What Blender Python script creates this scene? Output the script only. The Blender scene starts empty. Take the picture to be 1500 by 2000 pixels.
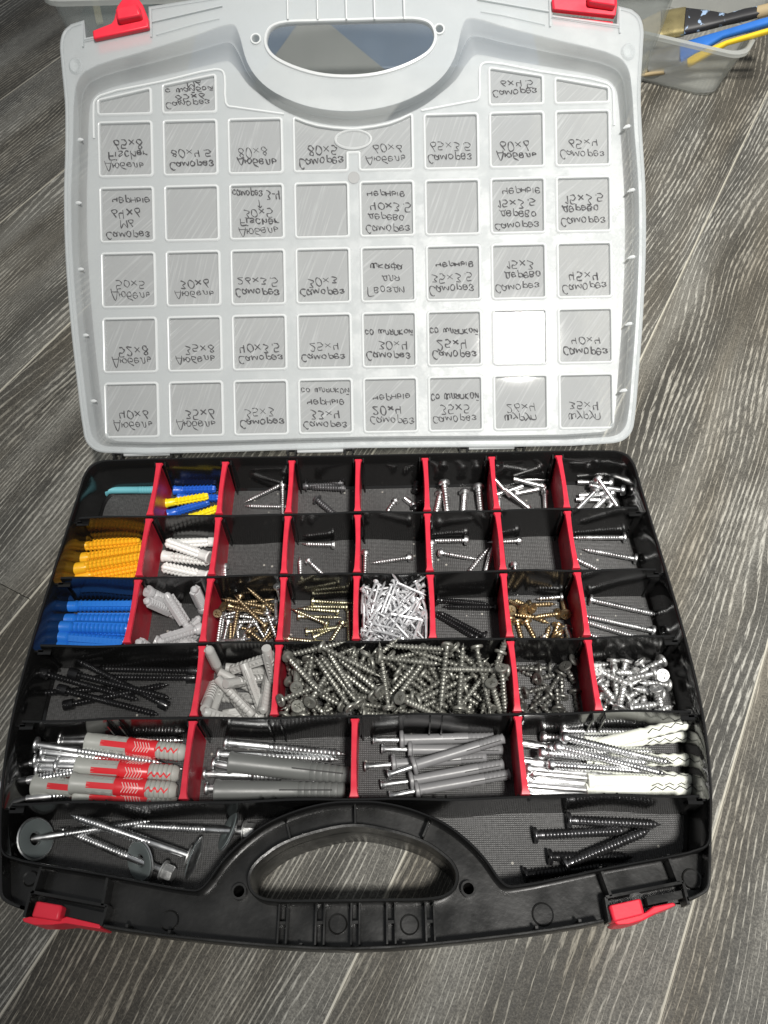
import bpy, math, random
from mathutils import Vector, Matrix, Quaternion
from mathutils.geometry import tessellate_polygon
S = 0.05                      # metres per compartment pitch: all numbers below are in compartments
R = math.radians
sc = bpy.context.scene
col = sc.collection
random.seed(11)

# ---------------------------------------------------------------- camera
CAM = Vector((.5403, -7.4679, 9.7076))
EUL = (.58720, .02136, -.00741)
FPX = 1591.2
cd = bpy.data.cameras.new('camera'); cam = bpy.data.objects.new('camera', cd); col.objects.link(cam)
cam.location = CAM * S; cam.rotation_euler = EUL
cd.sensor_fit = 'VERTICAL'; cd.sensor_height = 24; cd.sensor_width = 18
cd.lens = 24 * FPX / 2000; cd.clip_start = .01; cd.clip_end = 50
sc.camera = cam
# ---------------------------------------------------------------- room light
w = bpy.data.worlds.new('World'); sc.world = w; w.use_nodes = True
w.node_tree.nodes['Background'].inputs[0].default_value = (.94, .97, 1, 1)
w.node_tree.nodes['Background'].inputs[1].default_value = .27
LP = Vector((10.4, -19.6, 48))
ld = bpy.data.lights.new('ceiling_lamp', 'SPOT'); lo = bpy.data.objects.new('ceiling_lamp', ld); col.objects.link(lo)
lo.location = LP * S
lo.rotation_euler = (Vector((7.0, 5.0, -1)) - LP).to_track_quat('-Z', 'Y').to_euler()
ld.energy = 590; ld.color = (1, .97, .92); ld.shadow_soft_size = .14; ld.spot_size = R(38); ld.spot_blend = 1
sc.view_settings.view_transform = 'Standard'; sc.view_settings.look = 'None'
sc.view_settings.exposure = 0; sc.view_settings.gamma = 1

RM = Matrix.Identity(3)
from mathutils import Euler
RM = Euler(EUL).to_matrix()
def ray(px, py):
    return (RM @ Vector(((px - 750) / FPX, -(py - 1000) / FPX, -1))).normalized()
def at(px, py, z=0.0):          # point of the picture laid on the level plane z
    d = ray(px, py); return CAM + d * ((z - CAM.z) / d.z)
TL = .60576; LO = Vector((0, .5802, 0))
UU = Vector((0, math.cos(TL), math.sin(TL))); NN = Vector((0, -math.sin(TL), math.cos(TL)))
LM = Matrix(((1, 0, 0, LO.x), (0, UU.y, NN.y, LO.y), (0, UU.z, NN.z, LO.z), (0, 0, 0, 1)))
def lp(px, py, n=0.0):          # point of the picture laid on the leaning lid, in the lid's own x, u
    o = LO + NN * n; d = ray(px, py); p = CAM + d * ((o - CAM).dot(NN) / d.dot(NN)) - LO
    return (p.x, p.dot(UU))

# ---------------------------------------------------------------- materials
def nodes(name):
    m = bpy.data.materials.new(name); m.use_nodes = True; nt = m.node_tree
    return m, nt, nt.nodes['Principled BSDF']
def pm(name, c, rough=.4, metal=0., var=.1, vs=40., bump=0., bs=300., rv=.1, spec=.5, coat=0., alpha=1., sss=0., trans=0.):
    m, nt, b = nodes(name); N = nt.nodes; L = nt.links
    tc = N.new('ShaderNodeTexCoord'); n = N.new('ShaderNodeTexNoise'); n.inputs['Scale'].default_value = vs; n.inputs['Detail'].default_value = 5
    L.new(tc.outputs['Object'], n.inputs['Vector'])
    mx = N.new('ShaderNodeMix'); mx.data_type = 'RGBA'
    mx.inputs[6].default_value = (*[max(0, x * (1 - var)) for x in c], 1); mx.inputs[7].default_value = (*[min(1, x * (1 + var)) for x in c], 1)
    L.new(n.outputs['Fac'], mx.inputs[0]); L.new(mx.outputs[2], b.inputs['Base Color'])
    mr = N.new('ShaderNodeMapRange'); mr.inputs[1].default_value = .3; mr.inputs[2].default_value = .7
    mr.inputs[3].default_value = max(.02, rough - rv); mr.inputs[4].default_value = rough + rv
    L.new(n.outputs['Fac'], mr.inputs[0]); L.new(mr.outputs[0], b.inputs['Roughness'])
    b.inputs['Metallic'].default_value = metal; b.inputs['Specular IOR Level'].default_value = spec
    b.inputs['Coat Weight'].default_value = coat; b.inputs['Alpha'].default_value = alpha
    if sss:
        b.inputs['Subsurface Weight'].default_value = sss; b.inputs['Subsurface Radius'].default_value = (1, 1, 1); b.inputs['Subsurface Scale'].default_value = .003
    if bump:
        n2 = N.new('ShaderNodeTexNoise'); n2.inputs['Scale'].default_value = bs; n2.inputs['Detail'].default_value = 4
        L.new(tc.outputs['Object'], n2.inputs['Vector'])
        bp = N.new('ShaderNodeBump'); bp.inputs['Strength'].default_value = bump; bp.inputs['Distance'].default_value = .0005
        L.new(n2.outputs['Fac'], bp.inputs['Height']); L.new(bp.outputs[0], b.inputs['Normal'])
    return m
BLACK = pm('black_plastic', (.011, .011, .0105), .30, var=.4, vs=45, bump=.2, bs=350, rv=.13)
BLACKW = pm('black_plastic_glossy', (.008, .008, .008), .14, var=.3, vs=20, bump=.1, bs=60, rv=.07)
RED = pm('red_plastic', (.56, .022, .045), .38, var=.28, vs=90, bump=.1, bs=200)
REDL = pm('red_plastic_latch', (.72, .02, .045), .4, var=.06, vs=60, bump=.1, bs=300)
TEAL = pm('teal_plastic', (.14, .42, .48), .4, bump=.15)
BLUE = pm('blue_plastic', (.015, .10, .50), .33, bump=.12)
BLUE2 = pm('bright_blue_plastic', (.02, .17, .62), .33, bump=.12)
YELL = pm('yellow_plastic', (.85, .68, .01), .38, bump=.12)
ORAN = pm('orange_plastic', (.88, .46, .02), .38, bump=.15)
WHITE = pm('white_plastic', (.78, .78, .76), .38, bump=.12, sss=.3)
CLEARW = pm('milky_plastic', (.60, .60, .61), .28, bump=.15, sss=.3, alpha=.72)
GREYL = pm('light_grey_plastic', (.38, .38, .365), .42, bump=.12)
GREYM = pm('mid_grey_plastic', (.19, .19, .195), .42, bump=.15)
GREYD = pm('dark_grey_plastic', (.13, .135, .13), .45, bump=.15)
GREYP = pm('warm_grey_plastic', (.40, .41, .38), .42, bump=.15)
PALE = pm('pale_green_white_plastic', (.78, .80, .72), .4, bump=.12, sss=.2)
ZINC = pm('zinc_steel', (.62, .63, .635), .42, 1., var=.25, vs=220, bump=.15, bs=500, rv=.09)
BRIGHT = pm('bright_steel', (.76, .765, .77), .33, 1., var=.18, vs=150, rv=.08)
ZMAT = pm('matt_zinc_steel', (.56, .565, .56), .42, .85, var=.2, vs=220, bump=.3, bs=600)
GALV = pm('galvanised_steel', (.74, .745, .76), .42, .75, var=.22, vs=260, bump=.3, bs=700)
YZINC = pm('yellow_zinc_steel', (.52, .50, .36), .36, 1., var=.2, vs=220)
GOLD = pm('gold_zinc_steel', (.38, .295, .18), .42, 1., var=.4, vs=120)
BRASS = pm('brassy_steel', (.44, .34, .20), .42, 1., var=.35, vs=120)
PHOS = pm('grey_phosphate_steel', (.23, .23, .205), .40, .65, var=.35, vs=260, bump=.35, bs=700)
PHOS3 = pm('dark_phosphate_steel', (.13, .13, .12), .40, .65, var=.35, vs=260, bump=.35, bs=700)
PHOS2 = pm('dull_grey_steel', (.10, .10, .105), .42, .6, var=.3, vs=260, bump=.3, bs=600)
BLKS = pm('black_steel', (.015, .015, .016), .24, .35, var=.3, vs=200, bump=.2, bs=600)
OXID = pm('black_oxide_steel', (.15, .15, .155), .28, .9, var=.3, vs=200, bump=.2, bs=500)
RUBB = pm('grey_rubber_washer', (.12, .14, .14), .6, var=.1)
INK = pm('black_marker_ink', (.07, .07, .073), .7, var=.4, vs=300, spec=.05)

def floor_tex_mat():
    m, nt, b = nodes('black_plastic_ribbed_base'); N = nt.nodes; L = nt.links
    tc = N.new('ShaderNodeTexCoord'); sp = N.new('ShaderNodeSeparateXYZ'); L.new(tc.outputs['Object'], sp.inputs[0])
    def sn(o, f):
        a = N.new('ShaderNodeMath'); a.operation = 'MULTIPLY'; a.inputs[1].default_value = f; L.new(o, a.inputs[0])
        c = N.new('ShaderNodeMath'); c.operation = 'SINE'; L.new(a.outputs[0], c.inputs[0]); return c.outputs[0]
    ad = N.new('ShaderNodeMath'); ad.operation = 'MAXIMUM'
    L.new(sn(sp.outputs[1], 2 * math.pi / .0012), ad.inputs[0]); L.new(sn(sp.outputs[0], 2 * math.pi / .0014), ad.inputs[1])
    bp = N.new('ShaderNodeBump'); bp.inputs['Strength'].default_value = .5; bp.inputs['Distance'].default_value = .0002
    L.new(ad.outputs[0], bp.inputs['Height']); L.new(bp.outputs[0], b.inputs['Normal'])
    n = N.new('ShaderNodeTexNoise'); n.inputs['Scale'].default_value = 500; n.inputs['Detail'].default_value = 3; L.new(tc.outputs['Object'], n.inputs['Vector'])
    n3 = N.new('ShaderNodeTexNoise'); n3.inputs['Scale'].default_value = 14; L.new(tc.outputs['Object'], n3.inputs['Vector'])
    mu = N.new('ShaderNodeMath'); mu.operation = 'MULTIPLY'; L.new(n.outputs['Fac'], mu.inputs[0]); L.new(n3.outputs['Fac'], mu.inputs[1])
    mr = N.new('ShaderNodeMapRange'); mr.inputs[1].default_value = .1; mr.inputs[2].default_value = .45; mr.inputs[3].default_value = .022; mr.inputs[4].default_value = .078
    L.new(mu.outputs[0], mr.inputs[0])
    v = N.new('ShaderNodeTexVoronoi'); v.inputs['Scale'].default_value = 170; L.new(tc.outputs['Object'], v.inputs['Vector'])
    wn = N.new('ShaderNodeSeparateColor'); L.new(v.outputs['Color'], wn.inputs[0])
    a1 = N.new('ShaderNodeMath'); a1.operation = 'LESS_THAN'; a1.inputs[1].default_value = .14; L.new(v.outputs['Distance'], a1.inputs[0])
    a2 = N.new('ShaderNodeMath'); a2.operation = 'GREATER_THAN'; a2.inputs[1].default_value = .86; L.new(wn.outputs[0], a2.inputs[0])
    a3 = N.new('ShaderNodeMath'); a3.operation = 'MULTIPLY'; L.new(a1.outputs[0], a3.inputs[0]); L.new(a2.outputs[0], a3.inputs[1])
    dm = N.new('ShaderNodeMix'); dm.data_type = 'RGBA'; dm.inputs[7].default_value = (.30, .29, .26, 1); L.new(a3.outputs[0], dm.inputs[0]); L.new(mr.outputs[0], dm.inputs[6]); L.new(dm.outputs[2], b.inputs['Base Color'])
    b.inputs['Roughness'].default_value = .46
    return m
RIBBED = floor_tex_mat()

def milky(name, c, a, rough, tl, scratch=0., shine=.5, blotch=0.):
    """translucent polypropylene: part of the light passes straight, part is scattered to both sides"""
    m, nt, b = nodes(name); N = nt.nodes; L = nt.links
    b.inputs['Base Color'].default_value = (*c, 1); b.inputs['Roughness'].default_value = rough; b.inputs['Specular IOR Level'].default_value = shine
    tr = N.new('ShaderNodeBsdfTranslucent'); tr.inputs[0].default_value = (*c, 1)
    m1 = N.new('ShaderNodeMixShader'); m1.inputs[0].default_value = tl; L.new(b.outputs[0], m1.inputs[1]); L.new(tr.outputs[0], m1.inputs[2])
    tp = N.new('ShaderNodeBsdfTransparent'); tp.inputs[0].default_value = (.93, .94, .93, 1)
    m2 = N.new('ShaderNodeMixShader'); m2.inputs[0].default_value = a; L.new(tp.outputs[0], m2.inputs[1]); L.new(m1.outputs[0], m2.inputs[2])
    L.new(m2.outputs[0], N['Material Output'].inputs[0])
    tc = N.new('ShaderNodeTexCoord')
    if scratch:
        oi = N.new('ShaderNodeObjectInfo'); cb = N.new('ShaderNodeCombineXYZ'); ra = N.new('ShaderNodeMapRange'); ra.inputs[3].default_value = -1.35; ra.inputs[4].default_value = -.65
        L.new(oi.outputs['Random'], ra.inputs[0]); L.new(ra.outputs[0], cb.inputs[2])
        ro = N.new('ShaderNodeVectorMath'); ro.operation = 'ADD'; L.new(tc.outputs['Object'], ro.inputs[0])
        cb2 = N.new('ShaderNodeCombineXYZ'); L.new(oi.outputs['Random'], cb2.inputs[0]); L.new(oi.outputs['Random'], cb2.inputs[1]); L.new(cb2.outputs[0], ro.inputs[1])
        mq = N.new('ShaderNodeMapping'); L.new(cb.outputs[0], mq.inputs['Rotation']); L.new(ro.outputs[0], mq.inputs[0])
        mp = N.new('ShaderNodeMapping'); mp.inputs['Scale'].default_value = (16, 480, 1)
        L.new(mq.outputs[0], mp.inputs[0]); n = N.new('ShaderNodeTexNoise'); n.inputs['Scale'].default_value = 1; n.inputs['Detail'].default_value = 6
        L.new(mp.outputs[0], n.inputs['Vector'])
        mr = N.new('ShaderNodeMapRange'); mr.inputs[1].default_value = .52; mr.inputs[2].default_value = .70; L.new(n.outputs['Fac'], mr.inputs[0])
        n2 = N.new('ShaderNodeTexNoise'); n2.inputs['Scale'].default_value = 45; L.new(tc.outputs['Object'], n2.inputs['Vector'])
        mr2 = N.new('ShaderNodeMapRange'); mr2.inputs[1].default_value = .25; mr2.inputs[2].default_value = .65; L.new(n2.outputs['Fac'], mr2.inputs[0])
        mu = N.new('ShaderNodeMath'); mu.operation = 'MULTIPLY'; L.new(mr.outputs[0], mu.inputs[0]); L.new(mr2.outputs[0], mu.inputs[1])
        ma = N.new('ShaderNodeMath'); ma.operation = 'MULTIPLY_ADD'; ma.use_clamp = True; ma.inputs[1].default_value = scratch; ma.inputs[2].default_value = a
        L.new(mu.outputs[0], ma.inputs[0]); L.new(ma.outputs[0], m2.inputs[0])
    if blotch:
        n = N.new('ShaderNodeTexNoise'); n.inputs['Scale'].default_value = 420; n.inputs['Detail'].default_value = 6; L.new(tc.outputs['Object'], n.inputs['Vector'])
        n4 = N.new('ShaderNodeTexNoise'); n4.inputs['Scale'].default_value = 28; n4.inputs['Detail'].default_value = 8; n4.inputs['Roughness'].default_value = .75; L.new(tc.outputs['Object'], n4.inputs['Vector'])
        mr = N.new('ShaderNodeMapRange'); mr.inputs[1].default_value = .35; mr.inputs[2].default_value = .65; mr.inputs[3].default_value = rough - .1; mr.inputs[4].default_value = rough + .14
        L.new(n4.outputs['Fac'], mr.inputs[0]); L.new(mr.outputs[0], b.inputs['Roughness'])
        bp = N.new('ShaderNodeBump'); bp.inputs['Strength'].default_value = blotch; bp.inputs['Distance'].default_value = .0004
        m5 = N.new('ShaderNodeMapRange'); m5.inputs[1].default_value = .47; m5.inputs[2].default_value = .56; m5.inputs[3].default_value = shine * .35; m5.inputs[4].default_value = shine * 1.5
        L.new(n4.outputs['Fac'], m5.inputs[0]); L.new(m5.outputs[0], b.inputs['Specular IOR Level'])
        bp2 = N.new('ShaderNodeBump'); bp2.inputs['Strength'].default_value = .22; bp2.inputs['Distance'].default_value = .0016
        L.new(n4.outputs['Fac'], bp2.inputs['Height']); L.new(n.outputs['Fac'], bp.inputs['Height']); L.new(bp2.outputs[0], bp.inputs['Normal']); L.new(bp.outputs[0], b.inputs['Normal'])
    return m
LIDM = milky('frosted_lid_plastic', (.70, .73, .745), .54, .30, .38, blotch=.2, shine=.5)
PANEM = milky('clear_lid_plastic', (.60, .615, .625), .48, .035, .35, scratch=.22, shine=.6)
BEADM = milky('frosted_edge_plastic', (.84, .86, .865), .72, .25, .3)
BINM = milky('clear_bin_plastic', (.62, .64, .63), .22, .12, .4, shine=.7)
TUBM = milky('clear_tub_plastic', (.78, .79, .76), .34, .12, .4, shine=.7)
TUBR = milky('clear_tub_rim', (.66, .68, .66), .62, .12, .4, shine=.8)

def wood():
    m, nt, b = nodes('grey_limed_oak_laminate'); N = nt.nodes; L = nt.links
    tc = N.new('ShaderNodeTexCoord'); oi = N.new('ShaderNodeObjectInfo')
    off = N.new('ShaderNodeVectorMath'); off.operation = 'MULTIPLY_ADD'
    cx = N.new('ShaderNodeCombineXYZ'); L.new(oi.outputs['Random'], cx.inputs[0]); L.new(oi.outputs['Random'], cx.inputs[1]); L.new(oi.outputs['Random'], cx.inputs[2])
    L.new(cx.outputs[0], off.inputs[0]); off.inputs[1].default_value = (7.3, 3.1, 5.7); L.new(tc.outputs['Object'], off.inputs[2])
    P = off.outputs[0]
    def mapd(s, rot=0.):
        mp = N.new('ShaderNodeMapping'); mp.inputs['Scale'].default_value = s; L.new(P, mp.inputs[0]); return mp.outputs[0]
    def noise(v, s, d=2., r=.5, di=0.):
        n = N.new('ShaderNodeTexNoise'); n.inputs['Scale'].default_value = s; n.inputs['Detail'].default_value = d; n.inputs['Roughness'].default_value = r
        n.inputs['Distortion'].default_value = di; L.new(v, n.inputs['Vector']); return n.outputs['Fac']
    def ma(op, a, b2=None, c=None, cl=False):
        x = N.new('ShaderNodeMath'); x.operation = op; x.use_clamp = cl
        for i, v in enumerate((a, b2, c)):
            if v is None: continue
            if isinstance(v, (int, float)): x.inputs[i].default_value = v
            else: L.new(v, x.inputs[i])
        return x.outputs[0]
    def mr(v, a, b2, c=0., d=1.):
        x = N.new('ShaderNodeMapRange'); x.interpolation_type = 'SMOOTHSTEP'
        for i, q in ((1, a), (2, b2), (3, c), (4, d)): x.inputs[i].default_value = q
        L.new(v, x.inputs[0]); return x.outputs[0]
    sp = N.new('ShaderNodeSeparateXYZ'); L.new(P, sp.inputs[0])
    # a slowly wandering height whose level lines are the growth rings: straight by the board's edge, cathedral shapes and eyes inside
    big = noise(mapd((2.2, 9, 1)), 1., 1.5, .45)
    fine = noise(mapd((12, 60, 1)), 1., 2., .5)
    h = ma('ADD', ma('MULTIPLY', sp.outputs[1], 240.), ma('ADD', ma('MULTIPLY', big, 24.), ma('MULTIPLY', fine, .9)))
    h2 = ma('ADD', h, ma('MULTIPLY', noise(mapd((60, 300, 1)), 1., 2.), .35))
    fr = ma('PINGPONG', h2, .5)                                   # 0..0.5
    wid = mr(noise(mapd((14, 30, 1)), 1., 3.), .34, .72, .05, .36)
    line = ma('SUBTRACT', 1., ma('DIVIDE', fr, wid), None, True)
    line = mr(line, .0, .5)
    brk = mr(noise(mapd((95, 900, 1)), 1., 3., .6), .36, .56)
    sp2 = mr(noise(mapd((260, 700, 1)), 1., 3., .7), .3, .62)
    line = ma('MULTIPLY', ma('MULTIPLY', line, brk), ma('ADD', ma('MULTIPLY', sp2, .55), .45))
    pores = mr(noise(mapd((70, 1500, 1)), 1., 3., .6), .57, .72)   # short pale pores along the grain
    pz = mr(noise(mapd((6, 22, 1)), 1., 2.), .38, .6)
    pores = ma('MULTIPLY', ma('MULTIPLY', pores, pz), .75)
    grain = ma('MAXIMUM', line, pores)
    tone = noise(mapd((4, 26, 1)), 1., 4., .55)
    spk = noise(mapd((900, 900, 1)), 1., 2., .7)
    cr = N.new('ShaderNodeValToRGB'); e = cr.color_ramp.elements
    e[0].position = .3; e[0].color = (.042, .0405, .036, 1); e[1].position = .72; e[1].color = (.160, .153, .134, 1)
    x = cr.color_ramp.elements.new(.52); x.color = (.086, .082, .072, 1)
    L.new(ma('ADD', tone, ma('MULTIPLY', ma('SUBTRACT', spk, .5), .95)), cr.inputs[0])
    mx = N.new('ShaderNodeMix'); mx.data_type = 'RGBA'; mx.inputs[7].default_value = (.36, .347, .308, 1)
    L.new(grain, mx.inputs[0]); L.new(cr.outputs[0], mx.inputs[6])
    bz = mr(noise(mapd((2.5, 14, 1)), 1., 3., .6), .35, .68)
    br = N.new('ShaderNodeMix'); br.data_type = 'RGBA'; br.blend_type = 'MULTIPLY'; br.inputs[0].default_value = 1.
    tn = N.new('ShaderNodeMix'); tn.data_type = 'RGBA'; tn.inputs[6].default_value = (.76, .725, .67, 1); tn.inputs[7].default_value = (1.12, 1.14, 1.16, 1)
    L.new(bz, tn.inputs[0]); L.new(mx.outputs[2], br.inputs[6]); L.new(tn.outputs[2], br.inputs[7])
    hs = N.new('ShaderNodeHueSaturation'); L.new(br.outputs[2], hs.inputs['Color']); L.new(mr(oi.outputs['Random'], 0, 1, .88, 1.14), hs.inputs['Value'])
    L.new(hs.outputs[0], b.inputs['Base Color'])
    b.inputs['Specular IOR Level'].default_value = .3
    L.new(mr(grain, 0, 1, .55, .68), b.inputs['Roughness'])
    bp = N.new('ShaderNodeBump'); bp.inputs['Strength'].default_value = .55; bp.inputs['Distance'].default_value = .0006
    L.new(ma('ADD', ma('MULTIPLY', grain, -1.), ma('MULTIPLY', spk, .5)), bp.inputs['Height']); L.new(bp.outputs[0], b.inputs['Normal'])
    return m
WOOD = wood()
SEAM = pm('pale_bevelled_board_edge', (.40, .38, .32), .5, var=.3, vs=120)

# ---------------------------------------------------------------- mesh tools (units = compartments)
def cr_curve(pts, n=4, closed=True):
    out = []; k = len(pts)
    for i in range(k if closed else k - 1):
        if closed: p0, p1, p2, p3 = [Vector(pts[(i + j - 1) % k]) for j in range(4)]
        else: p0, p1, p2, p3 = [Vector(pts[min(max(i + j - 1, 0), k - 1)]) for j in range(4)]
        a = max((p1 - p0).length, 1e-6) ** .5; b = max((p2 - p1).length, 1e-6) ** .5; c = max((p3 - p2).length, 1e-6) ** .5
        m1 = (p2 - p0) / (a + b) * b if a > 2e-3 else p2 - p1
        m1 = ((p1 - p0) / a - (p2 - p0) / (a + b) + (p2 - p1) / b) * b
        m2 = ((p2 - p1) / b - (p3 - p1) / (b + c) + (p3 - p2) / c) * b if (p3 - p2).length > 1e-5 else p2 - p1
        if (p1 - p0).length < 1e-5: m1 = p2 - p1
        for j in range(n):
            t = j / n; t2 = t * t; t3 = t2 * t
            out.append(tuple(p1 * (2 * t3 - 3 * t2 + 1) + m1 * (t3 - 2 * t2 + t) + p2 * (-2 * t3 + 3 * t2) + m2 * (t3 - t2)))
    if not closed: out.append(tuple(pts[-1]))
    return out
def sym(half):                  # half outline (x >= 0, from the axis round to the axis) -> closed outline
    return list(half) + [(-x, y) for x, y in reversed(half[1:-1])]
def area(p):
    return sum(p[i][0] * p[(i + 1) % len(p)][1] - p[(i + 1) % len(p)][0] * p[i][1] for i in range(len(p))) / 2
def offs(p, d):                 # inward offset for positive d
    n = len(p); sg = 1 if area(p) > 0 else -1; out = []
    for i in range(n):
        a = Vector(p[i - 1]); b = Vector(p[i]); c = Vector(p[(i + 1) % n])
        u = (b - a); v = (c - b)
        if u.length < 1e-7: u = v
        if v.length < 1e-7: v = u
        u.normalize(); v.normalize()
        nu = Vector((-u.y, u.x)); nv = Vector((-v.y, v.x)); m = (nu + nv)
        if m.length < 1e-4: m = nu
        m.normalize(); k = min(1 / max(m.dot(nu), .35), 2.)
        out.append(tuple(b + m * (d * k * sg)))
    return out
def rrect(x0, y0, x1, y1, r=.03, n=3):
    o = []
    for cx, cy, a in ((x1 - r, y1 - r, 0), (x0 + r, y1 - r, 90), (x0 + r, y0 + r, 180), (x1 - r, y0 + r, 270)):
        for i in range(n + 1): t = R(a + 90 * i / n); o.append((cx + r * math.cos(t), cy + r * math.sin(t)))
    return o
def circ(cx, cy, r, n=16, sy=1.):
    return [(cx + r * math.cos(2 * math.pi * i / n), cy + r * sy * math.sin(2 * math.pi * i / n)) for i in range(n)]
def roundpoly(p, r=.04, n=3):
    o = []; k = len(p)
    for i in range(k):
        a, b, c = Vector(p[i - 1]), Vector(p[i]), Vector(p[(i + 1) % k])
        u = (a - b); v = (c - b); q = min(r, u.length * .45, v.length * .45); u.normalize(); v.normalize()
        A = b + u * q; B = b + v * q
        for j in range(n + 1):
            t = j / n; o.append(tuple(A * (1 - t) ** 2 + b * 2 * t * (1 - t) + B * t * t))
    return o
class MB:
    def __init__(s): s.v = []; s.f = []; s.m = []; s.mats = []; s.T = None; s.cur = 0
    def mat(s, m):
        if m not in s.mats: s.mats.append(m)
        s.cur = s.mats.index(m); return s
    def add(s, vs, fs):
        k = len(s.v)
        s.v += [tuple(s.T @ Vector(v)) if s.T else tuple(v) for v in vs]
        s.f += [tuple(i + k for i in f) for f in fs]; s.m += [s.cur] * len(fs); return s
    def box(s, x0, y0, z0, x1, y1, z1):
        return s.add([(x, y, z) for z in (z0, z1) for y in (y0, y1) for x in (x0, x1)],
                     [(0, 2, 3, 1), (4, 5, 7, 6), (0, 1, 5, 4), (2, 6, 7, 3), (0, 4, 6, 2), (1, 3, 7, 5)])
    def bar(s, a, b, w, h, up=(0, 0, 1)):      # bar of width w and height h (upwards from the line a-b)
        a = Vector(a); b = Vector(b); d = (b - a).normalized(); up = Vector(up); sd = d.cross(up).normalized() * (w / 2); u = sd.cross(d).normalized() * h
        return s.add([a - sd, a + sd, b + sd, b - sd, a - sd + u, a + sd + u, b + sd + u, b - sd + u],
                     [(0, 3, 2, 1), (4, 5, 6, 7), (0, 1, 5, 4), (1, 2, 6, 5), (2, 3, 7, 6), (3, 0, 4, 7)])
    def plate(s, outer, z0, z1, holes=()):     # flat slab with holes
        loops = [[Vector((x, y, 0)) for x, y in l] for l in (outer, *holes)]
        flat = [v for l in loops for v in l]; n = len(flat)
        tris = tessellate_polygon(loops)
        vs = [(v.x, v.y, z1) for v in flat] + [(v.x, v.y, z0) for v in flat]; fs = []
        for a, b, c in tris:
            A = (flat[b] - flat[a]).cross(flat[c] - flat[a]).z
            if abs(A) < 1e-12: continue
            if A < 0: b, c = c, b
            fs += [(a, b, c), (c + n, b + n, a + n)]
        k = 0
        for i, l in enumerate(loops):
            m = len(l); ccw = area([(v.x, v.y) for v in l]) > 0
            for j in range(m):
                a, b = k + j, k + (j + 1) % m
                fs.append((a, a + n, b + n, b) if ccw == (i == 0) else (b, b + n, a + n, a))
            k += m
        return s.add(vs, fs)
    def loft(s, rings, closed=True, cap=False, loop=False):
        n = len(rings[0]); vs = [v for r in rings for v in r]; fs = []
        K = len(rings)
        for i in range(K if loop else K - 1):
            for j in range(n if closed else n - 1):
                a = i * n + j; b = i * n + (j + 1) % n; q = (i + 1) % K
                fs.append((a, b, q * n + (j + 1) % n, q * n + j))
        if cap: fs += [tuple(reversed(range(n))), tuple(range((K - 1) * n, K * n))]
        return s.add(vs, fs)
    def lathe(s, prof, n=14, cap=True):        # profile of (x, r) round the x axis
        rings = [[(x, r * math.cos(2 * math.pi * j / n), r * math.sin(2 * math.pi * j / n)) for j in range(n)] for x, r in prof]
        return s.loft(rings, cap=cap)
    def tube(s, path, r, n=6, closed=False, flat=1.):
        P = [Vector(p) for p in path]; k = len(P); rings = []
        for i in range(k):
            t = (P[(i + 1) % k] - P[i - 1]) if closed else (P[min(i + 1, k - 1)] - P[max(i - 1, 0)])
            t.normalize(); up = Vector((0, 0, 1)) if abs(t.z) < .9 else Vector((1, 0, 0)); sd = t.cross(up).normalized(); u = sd.cross(t)
            rr = r[i] if isinstance(r, (list, tuple)) else r
            rings.append([tuple(P[i] + sd * rr * math.cos(2 * math.pi * j / n) + u * rr * flat * math.sin(2 * math.pi * j / n)) for j in range(n)])
        return s.loft(rings, cap=not closed, loop=closed)
    def mesh(s, name, mat=None, ang=38, smooth=True):
        me = bpy.data.meshes.new(name); me.from_pydata([(x * S, y * S, z * S) for x, y, z in s.v], [], s.f)
        for m in (s.mats or [mat]): me.materials.append(m)
        if s.mats: me.polygons.foreach_set('material_index', s.m)
        me.update()
        if smooth:
            me.polygons.foreach_set('use_smooth', [True] * len(me.polygons)); me.set_sharp_from_angle(angle=R(ang))
        return me
    def build(s, name, mat=None, parent=None, ang=38, smooth=True, bevel=0.):
        o = bpy.data.objects.new(name, s.mesh(name, mat, ang, smooth)); col.objects.link(o); o.parent = parent
        if bevel:
            b = o.modifiers.new('b', 'BEVEL'); b.width = bevel * S; b.segments = 2; b.limit_method = 'ANGLE'; b.angle_limit = R(40)
        return o
def inst(name, me, parent=None, mw=None):
    o = bpy.data.objects.new(name, me); col.objects.link(o); o.parent = parent
    if mw is not None: o.matrix_local = mw
    return o
def empty(name, loc=(0, 0, 0)):
    o = bpy.data.objects.new(name, None); col.objects.link(o); o.location = Vector(loc) * S; o.empty_display_size = .01; return o
def tag(o, label, cat, group=None):
    o['label'] = label; o['category'] = cat
    if group: o['group'] = group
    return o
def mt(loc, q=None):
    return Matrix.Translation(Vector(loc) * S) @ (q.to_matrix().to_4x4() if q else Matrix.Identity(4))
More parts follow.
